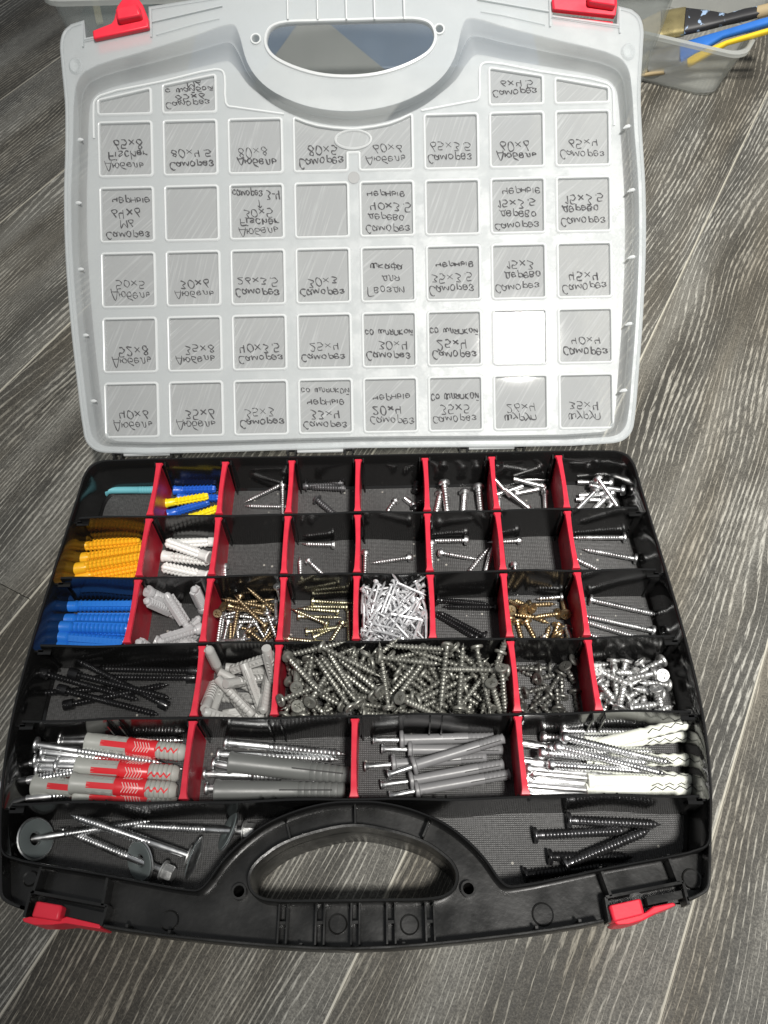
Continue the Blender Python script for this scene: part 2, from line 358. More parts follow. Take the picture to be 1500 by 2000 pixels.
# ================================================================ the floor: boards laid slantwise
ZF = -.92                       # the room's floor
fl = empty('floor', (0, 0, ZF)); fl['kind'] = 'structure'
fang = R(62); dv = Vector((math.cos(fang), math.sin(fang), 0)); nv = Vector((-math.sin(fang), math.cos(fang), 0))
mb = MB(); mb.box(-40, -40, -.4, 40, 60, -.2); sub = mb.build('underlay', pm('underlay', (.05, .045, .04), .8), fl)
BW = 3.265; BL = 25.
k = 0
for i in range(-5, 11):
    o0 = -3.08 + BW * (i - 1)
    for j in range(-2, 3):
        s0 = j * BL + (i * 9.7) % BL - 8 - .0; s1 = s0 + BL - .012
        c0 = dv * s0 + nv * o0
        m = MB(); m.T = None
        g = .002; b = .026
        W0, W1 = g, BW - g
        # board body with small bevels down both long edges
        vs = [(0, W0, -.2), (0, W0, -.006), (0, W0 + b, 0), (0, W1 - b * .3, 0), (0, W1, -.006), (0, W1, -.2)]
        L_ = s1 - s0
        m.mat(WOOD); m.add([(x, y, z) for x in (0, L_) for _, y, z in vs], [(2, 8, 9, 3), (0, 6, 7, 1), (4, 10, 11, 5), (0, 1, 2, 3, 4, 5), (11, 10, 9, 8, 7, 6)])
        m.mat(SEAM); m.add([(x, y, z) for x in (0, L_) for _, y, z in vs], [(1, 7, 8, 2), (3, 9, 10, 4)])
        ob = m.build('floor_board', None, fl, smooth=False)
        ob.location = c0 * S; ob.rotation_euler = (0, 0, fang)

# ================================================================ the case
case = empty('organizer_case', (0, -3, ZF))
tag(case, 'open black screw organizer case with red dividers and a frosted see-through lid', 'organizer case')
OFF = Matrix.Translation(Vector((0, 3, -ZF)) * S)
def cpart(o): o.parent = case; o.matrix_basis = OFF @ o.matrix_basis; return o
ZB = -.76                       # top of the compartments' base
OH = [(0, .05), (3.7, .05), (3.9, .03), (4.03, -.04), (4.1, -.2), (4.13, -.6), (4.17, -1.2), (4.22, -2), (4.27, -3), (4.28, -3.7), (4.25, -4.3), (4.17, -4.9), (4.05, -5.4), (3.95, -5.8),
      (3.88, -6.0), (3.74, -6.08), (3.6, -6.12), (2.69, -6.31), (1.57, -6.45), (0, -6.55)]
OUT = cr_curve(sym(OH), 4)
IH = [(0, .01), (3.68, .01), (3.87, -.01), (3.98, -.08), (4.05, -.22), (4.08, -.6), (4.12, -1.2), (4.17, -2), (4.22, -3), (4.23, -3.7), (4.2, -4.3), (4.12, -4.9), (4.02, -5.35), (3.97, -5.5),
      (3.9, -5.56), (2.8, -5.76), (1.82, -5.93), (1.7, -5.93), (1.62, -5.86), (1.5, -5.68), (1.32, -5.48), (1.03, -5.26), (.65, -5.10), (.28, -5.02), (0, -5.01)]
INN = cr_curve(sym(IH), 4)
def zr(p, z): return [(x, y, z) for x, y in p]
m = MB()
T1 = .035
o1 = offs(INN, -T1); low = offs(INN, .035)
m.loft([zr(offs(INN, .0), ZB - .05), zr(o1, -.35), zr(o1, -.015), zr(offs(INN, -T1 + .01), 0), zr(offs(INN, -.01), 0), zr(INN, -.015), zr(INN, -.3), zr(low, ZB + .03), zr(offs(INN, .07), ZB)])
m.build('tray_shell', BLACKW, None)
tray = cpart(bpy.data.objects['tray_shell'])
m = MB(); m.plate(offs(INN, .06), ZB - .06, ZB); cpart(m.build('tray_base', RIBBED, None, smooth=False))
# outer skirt, front flange with handle hole
HH = [(0, -5.30), (.5, -5.385), (.82, -5.50), (1.0, -5.62), (1.10, -5.72), (1.14, -5.83), (1.10, -5.95), (1.0, -6.02), (.82, -6.05), (.4, -6.055), (0, -6.055)]
HOLE = cr_curve(sym(HH), 4)
fl0 = [p for p in OUT]
m = MB()
FZ = -.27
fr = [p for p in OUT if p[1] < -4.6]
i0 = [i for i, p in enumerate(OUT) if p[1] < -4.6]
front_out = OUT[i0[0]:i0[-1] + 1]
inn_f = [p for p in o1 if p[1] < -4.6]
poly = offs(OUT, .03)[i0[0]:i0[-1] + 1] + list(reversed([p for p in offs(INN, -.02) if p[1] < -4.6]))
sh = [circ(-1.28, -5.94, .062, 14), circ(1.28, -5.94, .062, 14)]
m.plate(poly, FZ - .04, FZ, [HOLE] + sh)
for c in sh:                     # raised collars of the two screw holes
    q = circ(sum(p[0] for p in c) / 14, -5.94, .085, 14)
    m.loft([zr(q, FZ), zr(q, FZ + .1), zr(c, FZ + .1), zr(c, FZ - .5)])
hw = offs(HOLE, -.035)
m.loft([zr(hw, FZ), zr(hw, -.02), zr(offs(HOLE, -.025), 0), zr(HOLE, -.01), zr(HOLE, -.5), zr(offs(HOLE, -.02), -.90)])
# skirt round the whole case (outside)
N_ = len(OUT)
def skirt(seg, zt):
    a = [OUT[i % N_] for i in seg]; b = [offs(OUT, .035)[i % N_] for i in seg]; c = [offs(OUT, .09)[i % N_] for i in seg]
    m.loft([zr(b, FZ - .02), zr(b, zt - .01), zr(offs(OUT, .02) and [offs(OUT, .025)[i % N_] for i in seg], zt), zr([offs(OUT, .008)[i % N_] for i in seg], zt), zr(a, zt - .015), zr(a, -.3), zr(c, -.9), zr([offs(OUT, .13)[i % N_] for i in seg], -.9)], closed=False)
# leave a gap in the skirt at both latches
gap = [i for i in range(N_) if 2.72 < abs(OUT[i][0]) < 3.62 and OUT[i][1] < -5.9]
segs = []; cur = []
for i in range(N_):
    if i in gap:
        if len(cur) > 1: segs.append(cur)
        cur = []
    else: cur.append(i)
cur and segs.append(cur)
if len(segs) > 1 and segs[-1][-1] == N_ - 1 and segs[0][0] == 0: segs[0] = segs.pop() + [i + N_ for i in segs[0]]
for s_ in segs: skirt(s_, -.01 if True else 0)
m.build('handle', BLACK, None)
handle = cpart(bpy.data.objects['handle'])
# ribs
def rib(*a, name='handle_rib'):
    m = MB(); m.bar(*a); cpart(m.build(name, BLACK, None))
for x in (552, 625, 694, 764, 840):
    p = at(x, 1790, -.05)
    for dx in (-.045, .045): rib((p.x + dx, -6.09, FZ), (p.x + dx, -6.49, FZ), .018, .2)
    rib((p.x - .036, -6.27, FZ), (p.x + .036, -6.27, FZ), .03, .15, name='rib_bridge')
for px, py, qx, qy in ((693, 1566, 694, 1610), (560, 1608, 566, 1636), (838, 1604, 826, 1633)):
    a = at(px, py, -.05); b = at(qx, qy, -.05); rib((a.x, a.y, FZ - .1), (b.x, b.y, FZ - .1), .02, .3)
for sx in (-1, 1):
    for x, y in ((.55, -6.53), (1.98, -6.39), (2.45, -6.33)): rib((sx * x, y + .06, FZ), (sx * x, y - .0, FZ), .03, .2)
for px, py, r in ((660, 1805, .1), (800, 1806, .1), (331, 1798, .1), (1060, 1786, .115), (1351, 1717, .105), (60, 1716, .08)):
    p = at(px, py, FZ); m = MB(); m.plate(circ(p.x, p.y, r, 24), FZ - .03, FZ + .012); m.loft([zr(circ(p.x, p.y, r + .008, 24), FZ), zr(circ(p.x, p.y, r + .004, 24), FZ + .022), zr(circ(p.x, p.y, r - .012, 24), FZ + .012)])
    cpart(m.build('moulding_disc', BLACK, None))
# latch bays with walls, and the red latches
def latch_bay(lx, mirror):
    pass
def pl(pts, z): return [(at(x, y, z).x, at(x, y, z).y) for x, y in pts]
for side in (0, 1):
    if side == 0:
        walls = [((81, 1688), (62, 1746)), ((59, 1741), (208, 1769)), ((210, 1708), (199, 1768)), ((208, 1769), (196, 1808)), ((59, 1741), (46, 1790))]
    else:
        walls = [((1173, 1692), (1194, 1750)), ((1184, 1752), (1335, 1722)), ((1305, 1668), (1326, 1722)), ((1184, 1752), (1192, 1800)), ((1335, 1722), (1346, 1766))]
    m = MB()
    for a, b in walls:
        A = at(*a, -.04); B = at(*b, -.04); m.bar((A.x, A.y, FZ - .02), (B.x, B.y, FZ - .02), .03, .24)
    if side == 0: q = [(126, 1766), (208, 1784), (203, 1808), (122, 1788)]
    else: q = [(1262, 1752), (1340, 1737), (1343, 1752), (1266, 1768)]
    m.plate(pl(q, -.12), FZ - .1, -.12)
    m.build('latch_bay', BLACK, None); cpart(bpy.data.objects['latch_bay'] if side == 0 else bpy.data.objects['latch_bay.001'])
    la = MB()
    if side == 0:
        blk = [(70, 1759), (122, 1768), (114, 1798), (60, 1790)]; strip = [(43, 1794), (60, 1790), (114, 1796), (130, 1790), (197, 1806), (195, 1814), (128, 1803), (100, 1806), (66, 1806), (46, 1800)]
    else:
        blk = [(1189, 1768), (1252, 1754), (1260, 1785), (1199, 1800)]; strip = [(1199, 1800), (1258, 1783), (1276, 1770), (1316, 1762), (1321, 1768), (1282, 1783), (1262, 1795), (1232, 1804), (1206, 1806)]
    la.plate(pl(blk, .02), -.3, .02)
    la.build('latch', REDL, None, bevel=.025); L0 = cpart(bpy.data.objects['latch'] if side == 0 else bpy.data.objects['latch.001'])
    la = MB(); la.plate(pl(strip, -.08), -.5, -.08); o = la.build('latch_flap', REDL, None, bevel=.015); o.parent = L0; o.matrix_local = Matrix.Identity(4)
# partition walls
def halfw(y):                     # inner half width of the tray at depth y
    b = [p for p in INN if p[0] > 3]; return min(b, key=lambda p: abs(p[1] - y))[0]
DIV = {1: (-3, -2, -1, 0, 1, 2, 3), 2: (-3, -2, -1, 0, 1, 2, 3), 3: (-3, -2, -1, 0, 1, 2, 3), 4: (-2, -1, 2, 3), 5: (-2, 0, 2)}
RAIL = {}
for sgn in (-1, 1, 0):
    m = MB(); q = [(.012, -.06), (.06, -.10), (.012, ZB), (.075, ZB)] if sgn else [(-.01, -.05), (.04, -.09), (-.01, ZB), (.13, ZB)]
    sg_ = sgn or -1
    m.add([(dx, sg_ * y_, z_) for y_, z_ in q for dx in (-.009, .009)], [(0, 1, 3, 2), (2, 3, 7, 6), (0, 2, 6, 4), (1, 5, 7, 3)])
    RAIL[sgn] = m.mesh('guide_rail', BLACKW, smooth=False)
def wav(x, i): return .010 * math.sin(x * 2.1 + i * 1.7) + .006 * math.sin(x * 5 + i)
WT = .03
for i in range(1, 6):
    y = -i; hw_ = halfw(y) - .10; m = MB()
    xs = [-hw_ + 2 * hw_ * j / 60 for j in range(61)]
    top = lambda x: -.012 + .006 * math.sin(x * 3.3 + i)
    m.loft([[(x, y + wav(x, i) * 2 - WT / 2, ZB - .01) for x in xs], [(x, y + wav(x, i) - WT / 2, top(x) - .006) for x in xs], [(x, y + wav(x, i) - WT / 2 + .006, top(x)) for x in xs],
            [(x, y + wav(x, i) + WT / 2 - .006, top(x)) for x in xs], [(x, y + wav(x, i) + WT / 2, top(x) - .006) for x in xs], [(x, y + wav(x, i) * 2 + WT / 2, ZB - .01) for x in xs]], closed=False)
    m.add([(sx * hw_, y + dy, z) for sx in (-1, 1) for dy in (-WT / 2, WT / 2) for z in (ZB, -.02)], [(0, 1, 3, 2), (4, 6, 7, 5)])
    # end tabs stepping down to the case side
    for sx in (-1, 1):
        m.box(min(sx * (hw_ - .02), sx * (hw_ + .1)), y - .05, ZB, max(sx * (hw_ - .02), sx * (hw_ + .1)), y - .025, -.09)
        m.box(min(sx * (hw_ - .12), sx * (hw_ + .05)), y - .085, -.11, max(sx * (hw_ - .12), sx * (hw_ + .05)), y - .015, -.09)
    o = m.build('partition_wall', BLACKW, None); cpart(o)
    # guide rails for the dividers, in pairs
    for x in (-3, -2, -1, 0, 1, 2, 3):
        for sgn, row in ((-1, i + 1), (1, i)):
            if row > 5 or (x not in DIV[row] and (x + row) % 2): continue
            for dx in (-.075, .075): inst('guide_rail', RAIL[sgn], o, mt((x + dx, y, 0)))
for x in (-3, -2, -1, 0, 1, 2, 3):
    for dx in (-.075, .075): cpart(inst('guide_rail', RAIL[0], None, mt((x + dx, 0, 0))))
# red dividers
def divider_mesh(v):
    rnd = random.Random(v); m = MB(); A = -.965; B = -.035; n = 16; rings = []
    bow = rnd.uniform(-.012, .012)
    for k in range(n + 1):
        t = k / n; y = A + (B - A) * t; e = min(t, 1 - t) * (B - A)
        wt = .044 + (.016 if e < .035 else 0) - .008 * math.sin(math.pi * t)      # top bead, flared at both ends
        wb = .020; dx = bow * math.sin(math.pi * t); zt = -.004 - (.012 if e < .02 else 0)
        rings.append([(dx - wb, y, ZB), (dx - wb, y, zt - .075), (dx - wt, y, zt - .03), (dx - wt * .8, y, zt), (dx + wt * .8, y, zt), (dx + wt, y, zt - .03), (dx + wb, y, zt - .075), (dx + wb, y, ZB)])
    m.loft(rings, cap=True)
    # feet of the divider, wider towards the base at both ends
    return m.mesh('divider', RED, 30)
DM = [divider_mesh(v) for v in range(4)]
for row, xs in DIV.items():
    for x in xs:
        o = inst('divider', DM[(row * 3 + x) % 4], None, mt((x, -(row - 1), 0))); cpart(o)
# hinges
for a, b in ((230, 342), (569, 681), (906, 1018)):
    A = at(a, 884, .03); B = at(b, 884, .03); hy = .16; hz = -.02
    m = MB(); m.T = Matrix.Translation((0, hy, hz))
    m.lathe([(A.x + .075, .035), (A.x + .08, .045), (B.x - .08, .045), (B.x - .075, .035)], 12)
    m.T = None; m.box(A.x + .09, hy - .03, hz - .03, B.x - .09, hy + .10, hz + .0)
    cpart(m.build('lid_hinge_bar', BEADM, None))
    for X in (A.x, B.x):
        m = MB(); m.T = Matrix.Translation((0, hy, hz))
        m.lathe([(X - .085, .02), (X - .083, .06), (X - .05, .06), (X - .048, .028), (X + .048, .028), (X + .05, .06), (X + .083, .06), (X + .085, .02)], 14)
        m.T = None
        for dx in (-.057, .057): m.box(X + dx - .012, .04, hz - .1, X + dx + .012, hy + .01, hz + .03)
        cpart(m.build('hinge', BLACK, None))

# ================================================================ the lid
LIDO = OFF @ Matrix(((1, 0, 0, LO.x * S), (0, UU.y, NN.y, LO.y * S), (0, UU.z, NN.z, LO.z * S), (0, 0, 0, 1)))
LOH = [(0, -.33), (3.8, -.33), (3.98, -.28), (4.09, -.16), (4.14, .1), (4.2, .7), (4.27, 1.5), (4.33, 2.6), (4.33, 3.5), (4.29, 4.3), (4.28, 4.9), (4.32, 5.5), (4.33, 5.78), (4.28, 5.95), (4.17, 6.05)]
SH = [(0, -.25), (3.76, -.25), (3.92, -.2), (4.01, -.1), (4.06, .1), (4.12, .7), (4.19, 1.5), (4.25, 2.6), (4.25, 3.5), (4.2, 4.3), (4.17, 4.9), (4.12, 5.2), (3.98, 5.38), (2.98, 5.68), (2.3, 5.87), (1.88, 6.0), (1.73, 6.0), (1.66, 5.86), (1.55, 5.45), (1.38, 5.18), (1.1, 4.96), (.62, 4.76), (0, 4.68)]
TH = [(0, -.15), (3.72, -.15), (3.82, -.11), (3.88, -.02), (3.93, .1), (3.99, .7), (4.06, 1.5), (4.12, 2.6), (4.12, 3.5), (4.08, 4.3), (4.05, 4.85), (4.01, 5.06), (3.88, 5.2), (2.9, 5.43), (2.3, 5.55), (1.98, 5.62), (1.88, 5.62), (1.76, 5.5), (1.58, 5.25), (1.34, 5.05), (1.06, 4.86), (.6, 4.67), (0, 4.59)]
SC = cr_curve(sym(SH), 4); TC = cr_curve(sym(TH), 4)
half = cr_curve(LOH, 4, closed=False)
tail = [(3.99, 6.10), (3.97, 5.83), (2.99, 6.0), (2.99, 6.28), (1.8, 6.43), (0, 6.5)]
LOUT = half + tail + [(-x, y) for x, y in reversed(half[1:] + tail[:-1])]
LHH = [(0, 5.2), (.5, 5.25), (.96, 5.41), (1.18, 5.56), (1.25, 5.72), (1.2, 5.9), (1.05, 5.98), (.5, 6.0), (0, 6.0)]
LHOLE = cr_curve(sym(LHH), 4)
h1 = circ(*lp(500, 77, .3), .055, 14); h2 = circ(*lp(858, 58, .3), .055, 14)
m = MB()
m.plate(LOUT, .27, .30, [SC, LHOLE, h1, h2])
lidroot = m.build('lid', LIDM, None); lidroot.parent = case; lidroot.matrix_basis = LIDO
def lpart(o, mw=None): o.parent = lidroot; return o
m = MB()
rings = []
for t, n in ((0, .30), (.08, .287), (.34, .18), (.47, .145), (.53, .17), (.59, .14), (.82, .03), (1, .0)):
    rings.append([(a[0] * (1 - t) + b[0] * t, a[1] * (1 - t) + b[1] * t, n) for a, b in zip(SC, TC)])
m.loft(rings)
lo_ = offs(LOUT, .02)
m.loft([zr(LOUT, .285), zr(offs(LOUT, -.012), .29), zr(offs(LOUT, -.016), .31), zr(offs(LOUT, .004), .325), zr(offs(LOUT, .03), .31), zr(offs(LOUT, .03), .28)])
m.loft([zr(LOUT, .29), zr(offs(LOUT, .01), .0), zr(offs(LOUT, .05), -.05)])
lpart(m.build('lid_side', LIDM, None))
# windows
wins = []
PX = 1.0
for k in range(5):
    for c in range(8):
        if k == 4 and c in (3, 4): continue
        x = c - 3.5; u = -.175 + (k + .5) * 1.0
        wins.append(((c, k), rrect(x - .395, u - .40, x + .395, u + .40, .03)))
def lpp(pts, n=0): return [lp(x, y, n) for x, y in pts]
wins.append(((3, 4), roundpoly([(-.895, 4.73), (-.72, 4.655), (-.54, 4.60), (-.3, 4.56), (0, 4.535), (.3, 4.56), (.54, 4.60), (.72, 4.66), (.895, 4.74), (.895, 3.93), (.105, 3.93), (.105, 4.2), (-.105, 4.2), (-.105, 3.93), (-.895, 3.93)], .03)))
wins.append(((0, 5), roundpoly([(-3.895, 4.87), (-3.105, 4.87), (-3.105, 5.23), (-3.895, 5.07)], .03)))
wins.append(((1, 5), roundpoly([(-2.895, 4.87), (-2.105, 4.87), (-2.105, 5.41), (-2.895, 5.27)], .03)))
wins.append(((6, 5), roundpoly([(2.105, 4.87), (2.895, 4.87), (2.895, 5.27), (2.105, 5.41)], .03)))
wins.append(((7, 5), roundpoly([(3.105, 4.87), (3.895, 4.87), (3.895, 5.07), (3.105, 5.23)], .03)))
m = MB(); m.plate(TC, -.03, .0, [w_[1] for w_ in wins])
lpart(m.build('lid_panel', LIDM, None, smooth=False))
shared = {}
def at_l(o, x, u, n=0): o.matrix_local = Matrix.Translation(Vector((x, u, n)) * S); return o
rw = rrect(-.395, -.40, .395, .40, .03)
m = MB(); m.plate(rw, -.045, -.03); pane_me = m.mesh('window_pane', PANEM, smooth=False)
def frame(ring):
    m = MB(); r2 = offs(ring, -.035)
    m.loft([zr(offs(ring, .012), -.03), zr(offs(ring, .010), .004), zr(ring, .022), zr(offs(ring, -.012), .026), zr(offs(ring, -.026), .018), zr(r2, .0)]); return m
frame_me = frame(rw).mesh('window_frame', BEADM)
for (c, k), ring in wins:
    if k < 4 or (k == 4 and c not in (3, 4)):
        lpart(at_l(inst('window_pane', pane_me), c - 3.5, k + .325)); lpart(at_l(inst('window_frame', frame_me), c - 3.5, k + .325))
    else:
        m = MB(); m.plate(ring, -.045, -.03); lpart(m.build('window_pane', PANEM, None, smooth=False)); lpart(frame(ring).build('window_frame', BEADM, None))
# oval plug, round plug, beads, ticks, ribs
m = MB(); ov = circ(0, 4.395, .27, 30, .5)
m.loft([zr(offs(ov, .02), -.028), zr(offs(ov, .015), .0), zr(ov, .015), zr(offs(ov, -.02), -.005), zr(offs(ov, -.02), -.03)]); 
lpart(m.build('oval_boss', BEADM, None))
m = MB(); m.plate(offs(ov, .02), -.025, -.01); lpart(m.build('oval_pane', PANEM, None, smooth=False))
m = MB(); m.plate(circ(0, 3.81, .09, 24), -.01, .008); lpart(m.build('round_boss', pm('grey_boss', (.22, .225, .225), .5), None))
m = MB()
bead = [(3.98, 4.5), (3.975, 4.95), (3.96, 5.06), (3.86, 5.15), (2.9, 5.34), (2.1, 5.49 + .01), (1.99, 5.48), (1.95, 5.40), (1.94, 5.0), (1.90, 4.94), (1.82, 4.925), (1.05, 4.80), (.85, 4.80), (.55, 4.655), (.25, 4.60), (0, 4.585)]
bead = [(x, y) for x, y in bead if x > .9]
for sx in (-1, 1): m = MB(); m.tube([(sx * x, y, .008) for x, y in cr_curve(bead, 3, closed=False)], .018, 6); lpart(m.build('lid_bead', BEADM, None))
for sx in (-1, 1):
    for u in (.45, 1.45, 2.45, 3.45, 4.4):
        j = min(range(len(SC)), key=lambda q: abs(SC[q][1] - u) + (10 if SC[q][0] * sx < 3 else 0)); x = (SC[j][0] + TC[j][0]) / 2
        m = MB(); m.tube([(x - .06, u - .01, .15), (x - .02, u + .005, .17), (x + .02, u + .005, .19), (x + .06, u + .0, .2)], [.008, .028, .028, .008], 8); lpart(m.build('snap_nub', BEADM, None))
hr = LHOLE; m = MB()
m.loft([zr(offs(hr, -.05), .29), zr(offs(hr, -.035), .33), zr(offs(hr, .0), .34), zr(offs(hr, .012), .31), zr(offs(hr, .008), .24)]); lpart(m.build('handle_opening_rim', BEADM, None))
for h in (h1, h2): m = MB(); m.loft([zr(offs(h, -.035), .29), zr(offs(h, -.025), .33), zr(offs(h, -.005), .33), zr(h, .29), zr(h, .1)]); lpart(m.build('screw_hole_rim', BEADM, None))
for x in (562, 620, 676, 731, 789):
    a = lp(x, 6, .35); b = lp(x + 1, 44, .33)
    m = MB(); m.bar((b[0], b[1] + .03, .295), (a[0], 6.45, .295), .022, .075); lpart(m.build('lid_rib', BEADM, None))
for sx in (-1, 1):               # raised walls of the latch notches and the lid's front lip
    for A_, B_, w_, h_ in (((sx * 3.98, 5.83, .28), (sx * 3.0, 5.99, .28), .025, .05), ((sx * 2.97, 5.84, .28), (sx * 2.97, 6.25, .28), .025, .05), ((sx * 4.0, 5.72, .28), (sx * 4.0, 6.08, .28), .025, .05), ((sx * 2.95, 6.06, .28), (sx * 1.9, 6.27, .28), .022, .06)):
        m = MB(); m.bar(A_, B_, w_, h_); lpart(m.build('latch_notch_wall', LIDM, None))
    m = MB(); m.tube([(sx * 2.9, 5.88, .3), (sx * 2.3, 6.03, .3), (sx * 1.95, 6.1, .3)], .02, 6); lpart(m.build('lid_bead', LIDM, None))
    q = circ(sx * 4.12, 5.45, .11, 20, 1.2); m = MB(); m.loft([zr(q, .30), zr(offs(q, .03), .33), zr(offs(q, .06), .31), zr(offs(q, .1), .29)]); lpart(m.build('corner_boss', LIDM, None))
# red latches at the lid's free edge
for side in (0, 1):
    m = MB()
    if side == 0: pts = lpp([(182, 76), (180, 60), (216, 46), (222, 38), (228, 12), (238, -2), (268, -6), (278, 8), (289, 36), (290, 53)], .4); blk = lpp([(229, 40), (225, 18), (270, 8), (276, 30)], .52)
    else: pts = lpp([(1080, 17), (1078, -4), (1130, -14), (1204, -18), (1206, 6), (1203, 30)], .4); blk = lpp([(1150, 4), (1150, -14), (1203, -16), (1204, 12)], .52)
    m.plate(pts, .30, .40); bs_ = [(pts[0][0] + .02, pts[0][1]), (pts[-1][0], pts[-1][1]), (pts[-1][0], pts[-1][1] - .14), (pts[0][0] + .02, pts[0][1] - .14)]; m.plate(bs_, .20, .25); m.build('lid_latch', REDL, None, bevel=.02)
    o = lpart(bpy.data.objects['lid_latch'] if side == 0 else bpy.data.objects['lid_latch.001'])
    m = MB(); m.plate(blk, .38, .54); q = m.build('latch_grip', REDL, None, bevel=.03); q.parent = case; 
    q.parent = lidroot

# ---------------------------------------------------------------- handwriting (marker, written on the outside, so seen upside-down mirrored)
G = {'С': '5849281614225263', 'а': '453616041223444 64352', 'м': '0216233356 62', 'о': '36160412324436', 'р': '1610|152646554323', 'е': '0444453616041232 43',
     'з': '0516364524433212 03', 'Д': '0239 62|0262|0200|6260', 'ю': '0602|0424|56362432526456', 'б': '59381704123243451 5', 'л': '0212264642', 'ь': '161232434 414',
     'ш': '0603122236|3226|3633426265', 'у': '063434|561000', 'п': '02064642', 'Г': '02 09 59', 'в': '0206363504|2443320 2', 'д': '12264642|0252|0201|5251',
     'и': '06024642', 'я': '4246160514 44|2402', 'к': '0602|4604 42', 'ч': '060414 44|4642', 'н': '0602|0444|4642', 'ы': '0602223404|5652', 'с': '4536160412 3243',
     'й': '06024642|1848', 'М': '0209356962', 'ж': '0642|4602|2622', 'т': '0646|2622', 'ф': '3930|3616041232|3656543 2', 'F': '020959|0646', 'i': '0602|0809', 'c': '4536160412 3243', 'h': '0902|04264642', 'e': '0444453616041232 43', 's': '451605433202', 'r': '0602|042646',
     '0': '29070412325457392 9', '1': '173932', '2': '081939484602 52', '3': '09492645541202', '4': '090545|4942', '5': '490906365443 3202', '6': '492603124253 4515', '8': '3918175443321203044748 39', '×': '0652|0256', '.': '2223', '-': '0545', '↑': '2229|072947'}
G = {k: v.replace(' ', '') for k, v in G.items()}
def write(lines, c, k, rnd):
    """ribbons of ink on the outer face of one clear pane; the lines run from the hinge outwards"""
    m = MB(); x00 = c - 3.5; u0 = k - .175 + .10
    SX = .0162; SY = .0172; t = .0080
    sp = (.10 if len(lines) > 2 else .13) if k >= 5 else min(.175, .72 / max(len(lines), 1)); ks = min(1., sp / .15)
    uoff = u0 + (.14 if len(lines) < 4 else .085) * ks - (.04 if k >= 5 else 0) + rnd.uniform(0, .02)
    for ln, txt in enumerate(lines):
        if not txt: continue
        wch = {'ш': 6.6, 'ю': 6.6, 'м': 6.8, 'Д': 6.6, 'С': 6.2, 'М': 6.6, 'i': 2.2, '.': 2.6, ' ': 4, 'ы': 6.2, '1': 5, '2': 6.6, '3': 6.6, '4': 6.6, '5': 6.6, '0': 6.4, '6': 6.4, '8': 6.4, '×': 7}
        adv = [wch.get(ch, 5.2) + .7 for ch in txt]; Wd = sum(adv) * SX
        sx = min(1., .75 / Wd); x = x00 - Wd * sx / 2 + rnd.uniform(-.03, .03) * (sx == 1)
        if ln and sx == 1: x += rnd.uniform(-.02, .06)
        base = uoff + ln * sp; slope = rnd.uniform(-.05, .06); lw = rnd.uniform(.75, 1.2); hs_ = rnd.uniform(.88, 1.12)
        for ch, ad in zip(txt, adv):
            jy = rnd.uniform(-.007, .007); js = rnd.uniform(.84, 1.16) * ks * hs_
            for st in (G.get(ch, '').split('|') if ch != ' ' else []):
                p = [(int(st[i]), int(st[i + 1]) - 2) for i in range(0, len(st) - 1, 2)]
                q = [(x + (px + rnd.uniform(-.34, .34) + .12 * py) * SX * sx, base - .06 + jy + slope * (x - x00) + (.12 - 0) - (py + rnd.uniform(-.34, .34)) * SY * js) for px, py in p]
                if len(q) > 2: q = cr_curve(q, 3, closed=False)
                L_ = []; R_ = []
                for i in range(len(q)):
                    a = Vector(q[max(i - 1, 0)]); b = Vector(q[min(i + 1, len(q) - 1)]); d = (b - a)
                    if d.length < 1e-6: d = Vector((1, 0))
                    d.normalize(); n = Vector((-d.y, d.x)) * (t * lw * (1 + .38 * math.sin(i * .9 + x * 30)))
                    L_.append((q[i][0] + n.x, q[i][1] + n.y, -.0285)); R_.append((q[i][0] - n.x, q[i][1] - n.y, -.0285))
                m.loft([R_, L_], closed=False)
            x += ad * SX * sx
    lpart(m.build('handwriting', INK, None, smooth=False))
D_ = 'Дюбель'; C_ = 'Саморез'; SS = 'со шляпкой'; CH = 'черные'; DE = 'дерево'; SU = 'шуруп'
TXT = {(0, 0): (D_, '40×6'), (1, 0): (D_, '35×6'), (2, 0): (C_, '35×3'), (3, 0): (C_, '33×4', CH, SS), (4, 0): (C_, '20×4', CH), (5, 0): (C_, '35×5', SS), (6, 0): (SU, '26×4'), (7, 0): (SU, '35×4'),
       (0, 1): (D_, '52×8'), (1, 1): (D_, '35×8'), (2, 1): (C_, '40×3.5'), (3, 1): (C_, '25×4'), (4, 1): (C_, '30×4', SS), (5, 1): (C_, '25×4', SS), (6, 1): (SU, '15×3'), (7, 1): (C_, '40×4'),
       (0, 2): (D_, '50×5'), (1, 2): (D_, '30×6'), (2, 2): (C_, '26×3.5'), (3, 2): (C_, '30×3'), (4, 2): ('Гвозди', 'для', 'шкафа'), (5, 2): (C_, '35×3.5', CH), (6, 2): (C_, DE, '15×3'), (7, 2): (C_, '45×4'),
       (0, 3): (C_, 'М6', '64×6', CH), (2, 3): (D_, 'Fischer', '30×5', '↑', 'саморез 3-4'), (4, 3): (C_, DE, '40×3.5', CH), (6, 3): (C_, DE, '15×3.5', CH), (7, 3): (C_, DE, '15×3.5'),
       (0, 4): (D_, 'Fischer', '65×8'), (1, 4): (C_, '80×4.5'), (2, 4): (D_, '80×8'), (3, 4): (C_, '80×5'), (4, 4): (D_, '60×6'), (5, 4): (C_, '65×3.5'), (6, 4): (D_, '60×6'), (7, 4): (C_, '65×4'),
       (1, 5): (C_, '85×6', 'с шайбой', 'М6'), (6, 5): (C_, '6×4.5')}
for (c, k), ls in TXT.items(): write(ls, c, k if k < 5 else 5.03, random.Random(c * 10 + k))
